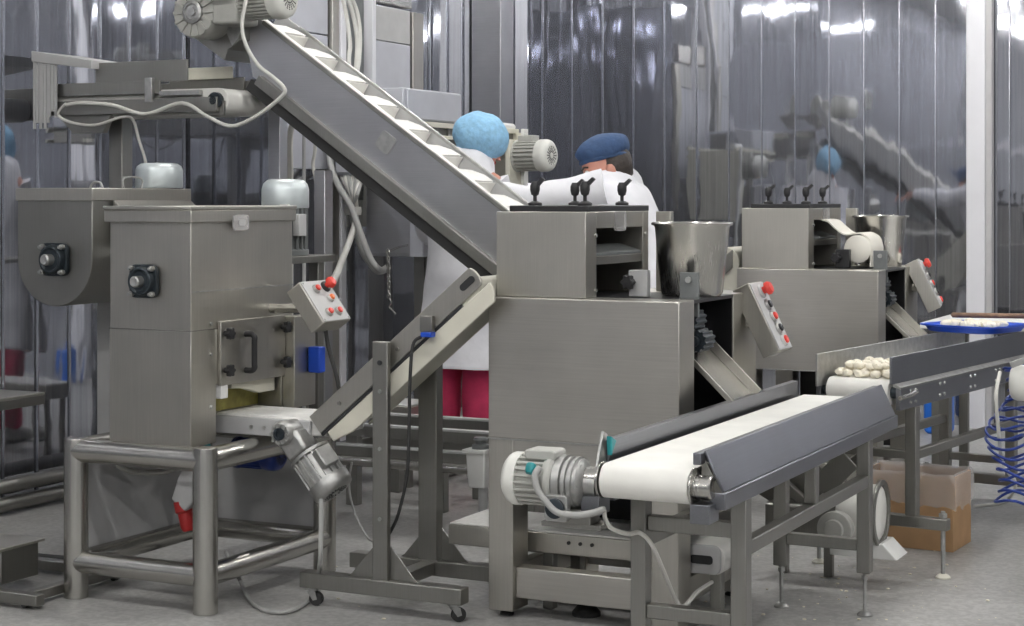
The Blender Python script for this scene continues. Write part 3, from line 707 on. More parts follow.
    # gears and discharge chute
    for i, (cx, cy, cz, r) in enumerate(((-1.885, 5.10, .93, .038), (-1.865, 5.13, .865, .036), (-1.90, 5.17, .885, .03))):
        g = MB(); pts = []
        for k in range(48):
            a = 2*PI*k/48; q = r*(1.0 if (k//2) % 2 else .86); pts.append((cx+q*math.cos(a), cz+q*math.sin(a)))
        g.prism(pts, 'y', cy-.04, cy+.05); g.lathe([(r*.45, 0), (r*.45, .02), (r*.2, .022)], (cx, cy-.04, cz), (0, -1, 0), 18)
        g.build('gear_roller', 'bluegreen', t, .001)
    F = Matrix((V((.72, 0, -.69)).normalized(), V((0, 1, 0)), V((.69, 0, .72)).normalized())).transposed().to_4x4(); F.translation = V((-1.90, 0, .838))
    ch = MB(F).box(0, .225, 5.06, 5.29, -.004, 0).build('chute', 'polish', t, .001)
    MB(F).box(0, .225, 5.284, 5.29, 0, .03).build('chute_lip', 'steel', ch, .001)
    MB(F).box(0, .225, 5.054, 5.06, -.004, .012).build('chute_lip', 'steel', ch, .001)
    MB().prism([(-1.834, .60), (-1.765, .645), (-1.80, .66), (-1.834, .70)], 'y', 5.30, 5.36).build('chute_support', 'steel', t, .002)
    # sloping control box
    a = V((.105, 0, -.217)).normalized(); nrm = V((.217, 0, .105)).normalized(); Lb = .242
    F = Matrix((V((0, 1, 0)), -a, nrm)).transposed().to_4x4(); F.translation = V((-1.763, 5.525, .921))
    cb = MB(F).box(-.068, .068, -Lb/2, Lb/2, -.062, 0).build('control_box', 'steel', t, .003)
    MB(F).box(-.066, .066, -Lb/2+.003, Lb/2-.003, 0, .003).build('face_plate', 'greyplate', cb, .001)
    F2 = F @ Matrix.Translation((0, 0, .003))
    button(cb, F2, .004, .085, .0175, 'red', True, 'greyplate')
    for q in (.036, -.006, -.048): button(cb, F2, .004, q, .0145, 'red' if q < .0 and q > -.02 else 'black', ring='alu')
    button(cb, F2, .004, -.09, .0155, 'red', ring='greyplate')
    MB().tube([(-1.84, 5.50, .90), (-1.80, 5.51, .90)], .02).build('arm', 'steel', t, 0)
    # drive inside the base
    motor(t, (-2.15, 5.10, .44), (1, 0, 0), .06, .2, 'blue', 'blue', up=(0, 1, 0), fins=16, tbox=False, name='drive_motor')
    return t
M1 = moulding_machine()
# a second one behind, to the right
M2 = dup(M1)
M2.location = (-2.199, 7.73, 0)
M2['label'] = 'second stainless forming machine, at the rear right near the white post'
for ch in list(M1.children):           # the drive is only uncovered on the rear machine
    if ch.name.startswith('drive_motor'):
        for g in list(ch.children): bpy.data.objects.remove(g)
        bpy.data.objects.remove(ch)
for ch in list(M2.children):
    if ch.name.startswith('bucket'): ch.location = (-.05, .235, 0)
    if ch.name.startswith('lower_chassis'): bpy.data.objects.remove(ch); continue
    if ch.name.startswith('knob_block'): ch.data = ch.data.copy(); ch.data.materials[0] = M['black']
    if ch.name.startswith('control_box'):      # this one is swung round on its arm
        Rz = Matrix.Rotation(math.radians(10), 4, 'Z'); c = V((-1.763+2.15, 5.525-5.2, .921)); ch.rotation_euler = Rz.to_euler(); ch.location = c-Rz @ c

def w2(x, y, z): return (M2.location.x+(x+2.15), y+M2.location.y-5.2, z)
b = MB(); a0 = V(w2(-2.06, 5.04, 1.07)); 
dr = thing('dough_sheet', 'cream dough sheet hanging from the rear machine onto its white roller', 'dough', w2(-1.99, 5.15, 1.0))
rc = V(w2(-1.985, 5.13, 1.083))
sh = []
for p, q in (((-2.155, 1.212), .0), ((-2.12, 1.205), .0), ((-2.085, 1.175), .0), ((-2.045, 1.148), .0), ((-2.005, 1.150), 0), ((-1.975, 1.152), 0), ((-1.94, 1.13), 0), ((-1.928, 1.083), 0), ((-1.93, 1.004), 0)): sh.append(V(w2(p[0], 0, p[1])))
sh = spline(sh, 4)
rows = []
b = MB()
for i, p in enumerate(sh):
    t = i/(len(sh)-1); ya = M2.location.y-5.2+5.10-.012*math.sin(t*6); yb2 = ya+.205
    nrm = (sh[min(i+1, len(sh)-1)]-sh[max(i-1, 0)]).normalized(); nrm = V((-nrm.z, 0, nrm.x))*.003
    rows.append([b._v((p.x+s*nrm.x, y, p.z+s*nrm.z)) for s, y in ((1, ya), (1, (ya+yb2)/2), (1, yb2), (-1, yb2), (-1, (ya+yb2)/2), (-1, ya))])
b.skin(rows); b.build('sheet', 'sheet', dr, 0, angle=70)
MB().lathe([(.0, 0), (.054, .0), (.062, .006), (.062, .218), (.054, .224), (.0, .224)], V((rc.x, rc.y-.035, 1.083)), (0, 1, 0), 32).build('roll', 'sheet', dr, 0)

def infeed():
    t = thing('infeed_conveyor', 'cream belt end showing between the central bucket and the rear machine', 'conveyor', (-2.75, 7.55, 0))
    q0 = ony(724, 247, 7.55); q1 = ony(743, 247, 7.55); zt = q0.z; zb = ony(730, 312, 7.55).z; xr = q1.x; r = .07
    poly = [(xr-r+r*math.cos(a), zt-r+r*math.sin(a)) for a in [PI/2-PI/2*k/8 for k in range(9)]]+[(xr-.01, zb), (xr-.20, zb-.15), (xr-.5, zb-.2), (xr-.5, zb-.08)]
    MB().prism(poly, 'y', 7.50, 7.74).build('belt', 'belt_c', t, .003)
    MB().prism([(xr-.03, zt-.01), (xr-.03, zt-.09), (xr-.5, zb-.22), (xr-.5, zb-.12)], 'y', 7.485, 7.499).build('side_plate', 'steel_d', t, .002)
    for y in (7.52, 7.70): MB().box(xr-.30, xr-.26, y, y+.04, .001, zb-.05).build('leg', 'steel_d', t, .003)
infeed()

# low belt running under the centre machine
def low_slab():
    t = thing('low_conveyor', 'low flat white conveyor slab running beneath the central forming machine', 'conveyor', (-2.2, 5.15, 0))
    x0, x1, ya, yb = -2.69, -1.765, 5.02, 5.32
    MB().box(x0, x1-.03, ya, yb, .182, .246).build('bed', 'steel', t, .003)
    MB().box(x0+.003, x1-.02, ya+.006, yb-.006, .246, .252).build('belt', 'flour', t, .002)
    MB().prism(rrect(x1-.05, .212, .12, .088, .022), 'y', ya-.012, ya+.0).build('end_plate', 'greyplate', t, .003)
    MB().prism(rrect(x1-.045, .210, .13, .086, .03), 'y', ya+.001, yb).build('end_roller', 'belt', t, .003)
    MB().prism(rrect(x1-.05, .212, .072, .026, .010), 'y', ya-.015, ya-.011).build('tension_slot', 'hole', t, 0)
    for x in (-2.22, -2.18, -2.26): MB().lathe([(.006, 0), (.006, .005)], (x, ya, .222), (0, -1, 0), 8).build('bolt', 'rubber', t, 0)
    for x in (-2.36, -1.80):
        for y in (5.06, 5.27): MB().box(x, x+.035, y-.018, y+.018, .001, .183).build('leg', 'steel_d', t, .002)
    return t
low_slab()

# ------------------------------------------------------------------ main conveyor (front right)
def main_conveyor():
    t = thing('long_conveyor', 'long white-belt conveyor in the right foreground with slanted steel guards', 'conveyor', (-1.57, 4.9, 0))
    xa, xb = -1.716, -1.468; ya, yb = 3.985, 5.70; zt = .648; r = .043
    poly = [(ya+.02-r*math.sin(a), zt-r+r*math.cos(a)) for a in [PI*k/16 for k in range(17)]]+[(yb-r*0+r*math.sin(a), zt-r-r*math.cos(a)) for a in [PI*k/16 for k in range(17)]]
    MB().prism(poly, 'x', xa+.012, xb-.005).build('belt', 'belt', t, .002)
    # slanted near guard
    y0 = 4.02
    def sl(x0, z0, x1, z1, y0, y1, th, name, mat): 
        MB().hexa([(x0, y0, z0), (x1, y0, z1), (x1, y1, z1), (x0, y1, z0), (x0+th, y0, z0+th*.3), (x1+th, y0, z1+th*.3), (x1+th, y1, z1+th*.3), (x0+th, y1, z0+th*.3)]).build(name, mat, t, .002)
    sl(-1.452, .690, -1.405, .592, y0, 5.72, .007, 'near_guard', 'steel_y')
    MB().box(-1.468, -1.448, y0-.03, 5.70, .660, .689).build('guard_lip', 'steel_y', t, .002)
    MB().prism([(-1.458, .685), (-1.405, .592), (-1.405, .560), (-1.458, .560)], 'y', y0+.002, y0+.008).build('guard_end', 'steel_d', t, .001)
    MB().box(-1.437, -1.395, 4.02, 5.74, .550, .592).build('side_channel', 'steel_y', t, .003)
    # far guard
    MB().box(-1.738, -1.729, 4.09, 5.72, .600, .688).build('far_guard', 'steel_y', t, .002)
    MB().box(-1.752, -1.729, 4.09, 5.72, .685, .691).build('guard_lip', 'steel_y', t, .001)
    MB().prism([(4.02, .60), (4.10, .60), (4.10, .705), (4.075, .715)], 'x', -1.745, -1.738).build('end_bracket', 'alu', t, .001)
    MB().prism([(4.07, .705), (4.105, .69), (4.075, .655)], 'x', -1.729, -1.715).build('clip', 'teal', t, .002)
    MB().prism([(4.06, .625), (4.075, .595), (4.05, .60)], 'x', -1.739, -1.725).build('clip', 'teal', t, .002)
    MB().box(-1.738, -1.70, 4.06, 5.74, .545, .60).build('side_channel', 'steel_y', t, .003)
    # drive roller bearings
    for x, s in ((xb-.003, 1), (xa+.008, -1)):
        b = MB().lathe([(.046, 0), (.046, .006), (.030, .008), (.030, .045), (.026, .050), (.018, .046), (.016, .046), (.004, .048)], (x, ya+.02, zt-r), (s, 0, 0), 28).build('roller_bearing', 'polish', t, .001)
        MB().box(min(x, x+s*.05), max(x, x+s*.05), ya-.01, ya+.06, zt-r-.085, zt-r-.038).build('bearing_block', 'steel_y', t, .002)
    # frame
    xn0, xn1, xf0, xf1 = -1.438, -1.396, -1.708, -1.666
    for x0, x1, tag_ in ((xn0, xn1, 1), (xf0, xf1, 0)):
        for y, zb in ((4.20, .09), (5.40, .135)):
            MB().box(x0, x1, y-.022, y+.022, zb, .552).build('leg', 'steel_d', t, .003)
            foot(t, (x0+x1)/2, y, zb, 'alu', .024)
    for x0, x1 in ((xn0+.004, xn1-.004), (xf0+.004, xf1-.004)):
        MB().box(x0, x1, 4.222, 5.378, .405, .442).build('side_rail', 'steel_d', t, .003)
        MB().box(x0, x1, 4.80, 4.84, .442, .55).build('strut', 'steel_d', t, .003)
    for y, z in ((4.20, .245), (5.40, .222)):
        MB().box(xf1, xn0, y-.018, y+.018, z-.018, z+.018).build('cross_rail', 'steel_d', t, .003)
    MB().box(xf1, xn0, 4.19, 4.22, .45, .49).build('cross_rail', 'steel_d', t, .003)
        # geared motor on the far side of the drive roller
    c = V((xa-.035, ya+.02, zt-r-.012))
    gb = MB().lathe([(.034, .03), (.034, .0), (.048, -.003), (.060, -.012), (.060, -.020), (.065, -.022), (.065, -.030), (.059, -.032), (.059, -.036), (.065, -.038), (.065, -.046), (.059, -.048), (.059, -.052), (.067, -.054), (.067, -.074), (.06, -.078)], c, (1, 0, 0), 32).build('gearbox', 'alu', t, .0)
    MB().lathe([(.024, 0), (.024, .035)], c, (1, 0, 0), 24).build('coupling', 'polish', gb, .002)
    MB().lathe([(.066, 0), (.072, .006), (.072, .018), (.058, .022)], c+V((-.076, 0, 0)), (-1, 0, 0), 30).build('motor_flange', 'motor', gb, .001)
    ad = MB().prism(rrect(c.x-.055, c.z-.055, .062, .066, .01), 'y', ya-.055, ya-.03).build('adjuster_housing', 'alu', gb, .003)
    MB().lathe([(.025, 0), (.025, .008), (.021, .010)], (c.x-.055, ya-.055, c.z-.055), (0, -1, 0), 26).build('adjuster_dial', 'bluegreen', ad, 0)
    for q in range(6):
        a = 2*PI*q/6; MB().lathe([(.006, 0), (.006, .016)], c+V((-.022, .05*math.cos(a), .05*math.sin(a))), (1, 0, 0), 6).build('flange_bolt', 'alu', gb, 0)
    motor(t, c+V((-.094, 0, 0)), (-1, 0, 0), .064, .122, 'motor', 'motor_w', up=(0, .3, 1), fins=22, tbox=False, hood=1.1)
    MB().prism(rrect(c.x-.115, c.z+.068, .085, .026, .01), 'y', ya-.02, ya+.05).build('terminal_box', 'motor', t, .004)
    MB().lathe([(.010, 0), (.013, .004), (.013, .018), (.010, .026)], (c.x-.125, ya-.045, c.z+.05), (0, -.5, -1), 16).build('cable_gland', 'teal', t, 0)
    MB().box(c.x-.10, c.x+.02, ya-.01, ya+.05, c.z-.10, c.z-.062).build('motor_foot', 'steel_d', t, .003)
    MB().box(c.x-.12, xf0, ya-.0, ya+.07, c.z-.112, c.z-.10).build('motor_shelf', 'steel_d', t, .002)
    return t
main_conveyor()
tag(MB().tube([P(540, 467, 3.93), P(535, 475, 3.92), P(537, 488, 3.92), P(545, 500, 3.92), P(557, 512, 3.92), P(575, 515, 3.93), P(592, 513, 3.95), P(604, 509, 3.99)], .0085, 10).build('power_cable', 'cable_g'),
    'short grey cable wrapped under the foreground conveyor gearmotor', 'cable')
tag(MB().tube([P(604, 510, 4.0), P(606, 521, 4.02), P(613, 529, 4.05), P(628, 534, 4.12), P(640, 533, 4.172), P(652, 545, 4.174), P(664, 572, 4.25), P(676, 600, 4.35), P(684, 606, 4.50), P(697, 592, 4.62), P(712, 582, 4.75)], .006, 8).build('power_cable', 'cable'),
    'cream cable trailing from the foreground conveyor leg across to the low slab', 'cable')

# ------------------------------------------------------------------ second conveyor, beyond the first
def feed_conveyor():
    t = thing('feed_conveyor', 'short conveyor with high side guards and dough heap beyond the long one', 'conveyor', (-1.6, 6.3, 0))
    R = Matrix.Translation((-1.585, 5.90, 0)) @ Matrix.Rotation(math.radians(-8), 4, 'Z')
    W = .125; L = 1.50
    poly = [(.06-.043*math.sin(a), .642+.043*math.cos(a)) for a in [PI*k/16 for k in range(17)]]+[(L+.043*math.sin(a), .642-.043*math.cos(a)) for a in [PI*k/16 for k in range(17)]]
    MB(R).prism(poly, 'x', -W+.012, W-.012).build('belt', 'belt', t, .002)
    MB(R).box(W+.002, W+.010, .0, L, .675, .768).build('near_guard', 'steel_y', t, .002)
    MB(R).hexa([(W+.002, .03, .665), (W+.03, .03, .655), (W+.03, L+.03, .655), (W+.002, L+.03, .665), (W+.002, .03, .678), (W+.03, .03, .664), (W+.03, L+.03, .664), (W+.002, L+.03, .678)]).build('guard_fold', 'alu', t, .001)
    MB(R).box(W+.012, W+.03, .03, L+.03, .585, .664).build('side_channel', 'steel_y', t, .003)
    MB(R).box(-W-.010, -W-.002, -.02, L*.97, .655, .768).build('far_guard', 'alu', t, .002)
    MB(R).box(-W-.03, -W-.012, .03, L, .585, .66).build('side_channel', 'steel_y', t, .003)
    for s in (-1, 1): MB(R).lathe([(.02, 0), (.02, .03), (.014, .034)], (s*(W-.012), .06, .642), (s, 0, 0), 20).build('roller_bearing', 'bluegreen', t, 0)
    for q in (.12, .40, .72, 1.0):
        for z in (.605, .645):
            for k in (0, .045): MB(R).lathe([(.006, 0), (.005, .005)], (W+.03, q+k, z), (1, 0, 0), 8).build('bolt', 'alu', t, 0)
    MB(R).tube([(W+.032, .02, .628), (W+.036, .10, .632), (W+.036, .16, .64)], .008).build('tension_rod', 'polish', t, 0)
    # legs
    MB(R).box(W-.01, W+.03, .17, .21, .205, .585).build('leg', 'steel_d', t, .003)
    MB(R).box(-W-.03, -W+.01, .17, .21, .205, .585).build('leg', 'steel_d', t, .003)
    MB(R).box(W-.01, W+.03, 1.23, 1.27, .20, .585).build('leg', 'steel_d', t, .003)
    MB(R).box(-W-.03, -W+.01, 1.23, 1.27, .20, .585).build('leg', 'steel_d', t, .003)
    MB(R).box(W, W+.03, .21, 1.23, .40, .432).build('side_rail', 'steel_d', t, .003)
    MB(R).box(-W-.03, -W, .21, 1.23, .40, .432).build('side_rail', 'steel_d', t, .003)
    MB(R).box(-W+.01, W-.01, .175, .205, .40, .43).build('cross_rail', 'steel_d', t, .003)
    MB(R).box(-W+.01, W-.01, 1.235, 1.265, .25, .28).build('cross_rail', 'steel_d', t, .003)
    for y in (.19, 1.25):
        MB(R).box(-.235, .265, y-.02, y+.02, .165, .205).build('base_bar', 'steel_d', t, .003)
        for x in (-.215, .245):
            p = R @ V((x, y, 0)); foot(t, p.x, p.y, .23, 'cream', .026, .008)
    return t
feed_conveyor()
RF = Matrix.Translation((-1.585, 5.90, 0)) @ Matrix.Rotation(math.radians(-8), 4, 'Z')
# dough pieces heaped on the belt: one shape, individual copies
def dough_mesh(name, s):
    b = MB(); b.ball((0, 0, .72), (1.2, .95, .72), 14)
    o = b.build(name, 'dough', None, 0, (.34, 1.5)); o.location = (0, 0, 0); o.scale = (s, s, s); return o
d0 = dough_mesh('dough_piece', .0165)
spots = []
for row in range(9):
    for k in range(6):
        spots.append((-.088+k*.035+random.uniform(-.007, .007)+(.017 if row % 2 else 0), .075+row*.037+random.uniform(-.006, .006), .686))
for row in range(6):
    for k in range(4): spots.append((-.065+k*.038+random.uniform(-.01, .01), .11+row*.042+random.uniform(-.006, .006), .710))
for i, (x, y, z) in enumerate(spots):
    if x > .1: x -= .2
    o = d0 if i == 0 else d0.copy()
    if i: COL.objects.link(o)
    o.location = RF @ V((x, y, z)); o.rotation_euler = (random.uniform(-.3, .3), random.uniform(-.3, .3), random.uniform(0, 6))
    k = random.uniform(.85, 1.15)*.0165; o.scale = (k, k*1.05, k)
    tag(o, 'pale raw dough piece in the heap behind the white roller', 'dough piece', 'dough pieces heaped on the short conveyor')

# ------------------------------------------------------------------ things at the far right
t = thing('work_table', 'white-topped table along the back behind the short conveyor', 'table', (-1.2, 7.6, 0))
MB().prism([(-1.72, 7.46), (-1.20, 7.46), (-1.12, 7.0), (-.30, 7.0), (-.30, 8.05), (-1.72, 8.05)], 'z', .752, .778).build('tabletop', 'white', t, .004)
for x, y in ((-1.66, 7.52), (-.36, 7.06), (-1.64, 7.98), (-.36, 7.98)): MB().box(x-.02, x+.02, y-.02, y+.02, .001, .752).build('leg', 'steel_d', t, .003)
MB().box(-1.6, -.4, 7.95, 7.98, .70, .752).build('apron', 'steel_d', t, .002)
t = thing('blue_tray', 'shallow blue tray resting across the far end of the short conveyor guards', 'tray', (-1.43, 7.17, .769))
b = MB(); R2 = Matrix.Translation((-1.43, 7.17, .7695)) @ Matrix.Rotation(math.radians(-20), 4, 'Z')
b = MB(R2); rings = []
for w, h, z in ((.27, .26, 0), (.30, .29, .004), (.33, .32, .030), (.35, .34, .032), (.35, .34, .026), (.31, .30, .022), (.27, .27, .008)):
    rings.append([b._v((p[0], p[1], z)) for p in rrect(0, 0, w, h, .06)])
b.skin(rings); b.build('tray', 'blue', t, 0)
d1 = dough_mesh('dough_ball', .018)
n = 0
for i in range(6):
    for j in range(4):
        o = d1 if n == 0 else d1.copy()
        if n: COL.objects.link(o)
        n += 1
        o.location = R2 @ V((-.075+i*.034+random.uniform(-.01, .01), -.08+j*.048+random.uniform(-.01, .01), .0145)); o.rotation_euler = (0, 0, random.uniform(0, 6))
        k = random.uniform(.9, 1.15)*.019; o.scale = (k, k, k)
        tag(o, 'small white dough ball lying in the blue tray', 'dough piece', 'dough balls in the blue tray')
p = R2 @ V((-.17, .10, .045)); q = R2 @ V((.40, .23, .052))
p = V((p.x, p.y+.02, .822)); q = V((q.x, q.y, .835))
tag(MB().tube([p, p.lerp(q, .1), p.lerp(q, .9), q], .011, 10).build('rolling_stick', 'wood'), 'brown wooden stick lying across the back of the blue tray', 'stick')

# cardboard box with liner
def carton():
    A = onz(953, 553, 0); t = thing('cardboard_box', 'open brown cardboard box lined with clear plastic on the floor', 'box', (A.x-.15, A.y+.12, 0))
    x0, x1, y0, y1, h = A.x-.36, A.x, A.y, A.y+.235, .275
    R = Matrix.Translation((A.x, A.y, 0)) @ Matrix.Rotation(math.radians(-4), 4, 'Z')
    b = MB(R); w = .006; X = -.36; Y = .24
    for q in ((X, 0, 0, w), (X, 0, Y-w, Y), (X, X+w, w, Y-w), (-w, 0, w, Y-w)): b.box(q[0], q[1], q[2], q[3], .0015, h)
    b.box(X+w, -w, w, Y-w, .0015, .008); b.build('carton', 'card', t, .001)
    b = MB(R); n = 60; rows = []
    def per(u, off):
        per_ = rrect(X/2, Y/2, -X+off*2, Y+off*2, .012, 14); return per_[int(u) % len(per_)]
    N = len(rrect(0, 0, 1, 1, .1, 14)); K = 4
    # dense outline of the carton mouth
    def outline(off):
        o = []; cs = [(X-off, -off), (off, -off), (off, Y+off), (X-off, Y+off)]
        for i in range(4):
            a = V(cs[i]); c = V(cs[(i+1) % 4])
            for k in range(16): o.append(a.lerp(c, k/16))
        return o
    for off, z, jit in ((-.016, .06, .002), (-.014, .20, .010), (-.010, .275, .004), (.000, .286, .004), (.007, .275, .004), (.010, .24, .006), (.013, .165, .016)):
        rows.append([b._v((p.x+noise.noise(V((i*.55, z*20, 1)))*jit*.4, p.y+noise.noise(V((i*.55, z*20, 7)))*jit*.4, z+noise.noise(V((i*.42, 3, off*30)))*jit*2.2)) for i, p in enumerate(outline(off))])
    b.skin(rows, False); b.build('plastic_liner', 'film', t, 0, angle=80)
carton()

# roll conveyor end behind the long conveyor's rear legs
def scrap_conveyor():
    c = V((-1.66, 5.84, .245)); t = thing('scrap_conveyor', 'low drum conveyor with grey motor behind the rear legs of the long conveyor', 'conveyor', (-1.66, 5.9, 0))
    ax = V((1, 0, 0))
    MB().lathe([(.088, 0), (.095, .004), (.095, .125), (.088, .13)], c+V((.05, 0, 0)), ax, 36).build('drum', 'belt', t, .002)
    MB().lathe([(.094, 0), (.113, .001), (.113, .012), (.094, .013), (.094, .0)], c+V((.176, 0, 0)), ax, 36, False).build('flange', 'steel_d', t, .002)
    m = MB().lathe([(.055, 0), (.058, .02), (.058, .05), (.04, .055), (.034, .055), (.032, .065), (.02, .066)], ony(838, 527, 5.70), (0, -1, 0), 28).build('motor_end', 'motor', t, .002)
    MB().box(c.x-.20, c.x+.03, c.y-.08, c.y+.10, c.z-.10, c.z+.02).build('gear_case', 'steel_d', t, .01)
    MB().hexa([(c.x+.02, c.y-.05, .10), (c.x+.25, c.y-.05, .10), (c.x+.25, c.y+.10, .10), (c.x+.02, c.y+.10, .10), (c.x+.02, c.y-.05, .15), (c.x+.20, c.y-.05, .15), (c.x+.20, c.y+.10, .15), (c.x+.02, c.y+.10, .15)]).build('catch_pan', 'white', t, .003)
    MB().prism([(c.x-.30, .30), (c.x-.16, .47), (c.x+.0, .36), (c.x-.12, .20)], 'y', c.y+.02, c.y+.03).build('side_plate', 'steel_d', t, .002)
    MB().prism([(c.x-.06, .33), (c.x+.06, .46), (c.x+.12, .40), (c.x+.02, .30)], 'y', c.y-.06, c.y-.05).build('side_plate', 'steel_d', t, .002)
    MB().bar((c.x-.24, c.y-.03, .40), (c.x+.06, c.y-.03, .16), .03, .035).build('brace', 'steel_d', t, .003)
    MB().bar((c.x+.12, c.y+.06, .44), (c.x-.12, c.y+.06, .24), .03, .035).build('brace', 'steel_d', t, .003)
    for x in (-.19, -.03):
        MB().box(c.x+x, c.x+x+.03, c.y+.05, c.y+.08, .001, .20).build('leg', 'steel_d', t, .002)
    MB().box(c.x-.19, c.x+.18, c.y+.052, c.y+.078, .125, .15).build('cross_bar', 'steel_d', t, .002)
scrap_conveyor()

# blue canister near the post, hose, little motor at the edge of view
c0 = onz(929, 433, 0)
t = thing('blue_canister', 'bright blue plastic canister on the floor beside the white post', 'canister', (c0.x+.05, c0.y, 0))
MB().prism(rrect(c0.x+.055, .125, .15, .245, .03), 'y', c0.y-.05, c0.y+.06).build('body', 'bin', t, .012)
MB().tube([(c0.x+.02, c0.y, .24), (c0.x+.03, c0.y, .29), (c0.x+.08, c0.y, .29), (c0.x+.09, c0.y, .24)], .01).build('handle', 'bin', t, 0)
MB().lathe([(.022, 0), (.022, .03), (.018, .033)], (c0.x+.0, c0.y, .245), seg=18).build('screw_cap', 'bin', t, 0)
# coiled air hose
pts = []; top = onx(1020, 365, -1.06); bot = onx(1008, 503, -1.06)
for k in range(15*10+1):
    a = 2*PI*k/10; f = k/150; c = top.lerp(bot, f)+V((.0, 0, .0)); c.x += .03*math.sin(f*9)
    pts.append(c+V((.062*math.cos(a), .062*math.sin(a), .012*math.sin(a*1.7+f*20))))
tag(MB().tube(pts, .0052, 6, 2).build('air_hose', 'bluep'), 'dark blue coiled air hose hanging at the right edge', 'hose')
tag(MB().tube([onx(1000, 372, -1.1), onx(996, 395, -1.1), onx(998, 425, -1.1), onx(1003, 463, -1.1), onx(1015, 482, -1.09), onz(1012, 495, .05), onz(1000, 503, .008), onz(987, 505, .008), onz(974, 506, .008)], .0065, 8).build('air_hose', 'cable'),
    'white flexible hose bent below the right end of the short conveyor', 'hose')
t = thing('small_compressor', 'small cream motor unit hung under the white table at the right edge', 'motor', onx(1040, 380, -.93))
c = onx(1046, 384, -.93)
motor(t, c+V((.05, 0, 0)), (-1, 0, 0), .055, .16, 'motor', 'motor_w')
MB().box(c.x-.02, c.x+.09, c.y-.03, c.y+.03, c.z+.05, .752).build('hanger', 'steel_d', t, .003)
MB().bar(c+V((-.10, -.05, .06)), c+V((.06, -.05, .13)), .02, .02).build('arm', 'alu', t, .002)

# ------------------------------------------------------------------ background at the left: cabinets, boxes, cables
def tall_cabinet():
    t = thing('tall_cabinet', 'tall grey steel cabinet against the left wall behind the big incline', 'cabinet', (-4.9, 7.6, 0))
    X = -4.62; Yp = lambda px: onx(px, 100, X).y
    ZZ = lambda px, py: onx(px, py, X).z
    MB().box(-5.196, X-.02, Yp(286), Yp(421), .001, 2.75).build('carcass', 'clad', t, .004)
    MB().box(X-.02, X, Yp(288), Yp(328), ZZ(310, 32), 3.1).build('door', 'greybox', t, .003)
    MB().box(X-.02, X, Yp(288), Yp(328), 1.45, ZZ(310, 32)-.006).build('door', 'greybox', t, .003)
    MB().box(X-.02, X+.02, Yp(329), Yp(336), .10, 3.1).build('frame_post', 'steel', t, .003)
    MB().box(X-.02, X+.03, Yp(336.5), Yp(341.5), .10, 3.1).build('frame_post', 'post', t, .003)
    MB().box(X-.02, X-.008, Yp(342), Yp(365), 1.3, 3.1).build('recess', 'motor_d', t, 0)
    MB().box(X-.02, X+.04, Yp(366), Yp(369.5), 1.4, 3.1).build('frame_post', 'post', t, .003)
    MB().box(X-.02, X+.015, Yp(370), Yp(408), ZZ(390, 42), ZZ(390, 8)).build('upper_door', 'greyplate', t, .003)
    MB().box(X-.02, X+.015, Yp(370), Yp(408), 1.45, ZZ(390, 42)-.005).build('lower_door', 'greybox', t, .003)
    MB().box(X-.02, X+.012, Yp(370), Yp(410), ZZ(390, 5), ZZ(390, -20)).build('glass_panel', 'polish', t, .003)
    MB().box(X-.02, X+.025, Yp(409), Yp(419.5), 1.2, ZZ(412, 13)).build('frame_post', 'steel', t, .003)
    MB().box(X-.02, X-.004, Yp(288), Yp(420), .02, 1.3).build('lower_panel', 'clad', t, 0)
    return t
tall_cabinet()
XC = lambda x, y, d=0: onx(x, y, -4.585+d)
for i, (pa, lab) in enumerate((([(341, -10), (347, 20), (350, 45), (349, 66)], 'leftmost of the white cables running down the cabinet recess'), ([(345, -10), (353, 15), (357, 40), (356, 68), (355, 80)], 'middle white cable running down the cabinet recess'), ([(348, -10), (357, 12), (360, 35), (359, 60), (357, 80)], 'rightmost white cable bulging outward in the cabinet recess'))):
    tag(MB().tube([XC(x, y, .01*i) for x, y in pa]+[XC(352+3*i, 150, .01*i)], .0115, 8).build('power_cable', 'cable'), lab, 'cable', 'white cables down the cabinet recess')
# boxes on the wall side, each with its own stand-off
def enclosure(name, q0, q1, y, depth, lab, mat, cat='electrical box'):
    a = ony(q0[0], q0[1], y); b = ony(q1[0], q1[1], y)
    t = thing(name, lab, cat, ((a.x+b.x)/2, y+depth/2, b.z))
    MB().box(a.x, b.x, y, y+depth, b.z, a.z).build('casing', mat, t, .004)
    MB().box(a.x+.012, b.x-.012, y-.012, y, b.z+.012, a.z-.012).build('door', mat, t, .003)
    return t, a, b
t, a, b = enclosure('junction_box', (335, 95), (371, 175), 7.35, .42, 'pale grey junction box with a bundle of cables leaving its underside', 'greybox')
MB().box(a.x+.02, b.x-.02, 7.70, 7.78, b.z+.02, a.z-.02).build('mounting', 'steel_d', t, .002)
t, a, b = enclosure('control_cabinet', (366, 178), (424, 257), 7.40, .36, 'wide blue-grey control cabinet below the big incline beside the white coat', 'bluesteel', 'control cabinet')
MB().box(b.x-.07, b.x+.0, 7.385, 7.40, b.z, a.z).build('side_strip', 'greybox', t, .002)
MB().box(a.x+.1, a.x+.16, 7.70, 7.78, .001, a.z).build('stand', 'steel_d', t, .003)
MB().box(b.x-.16, b.x-.1, 7.70, 7.78, .001, a.z).build('stand', 'steel_d', t, .003)
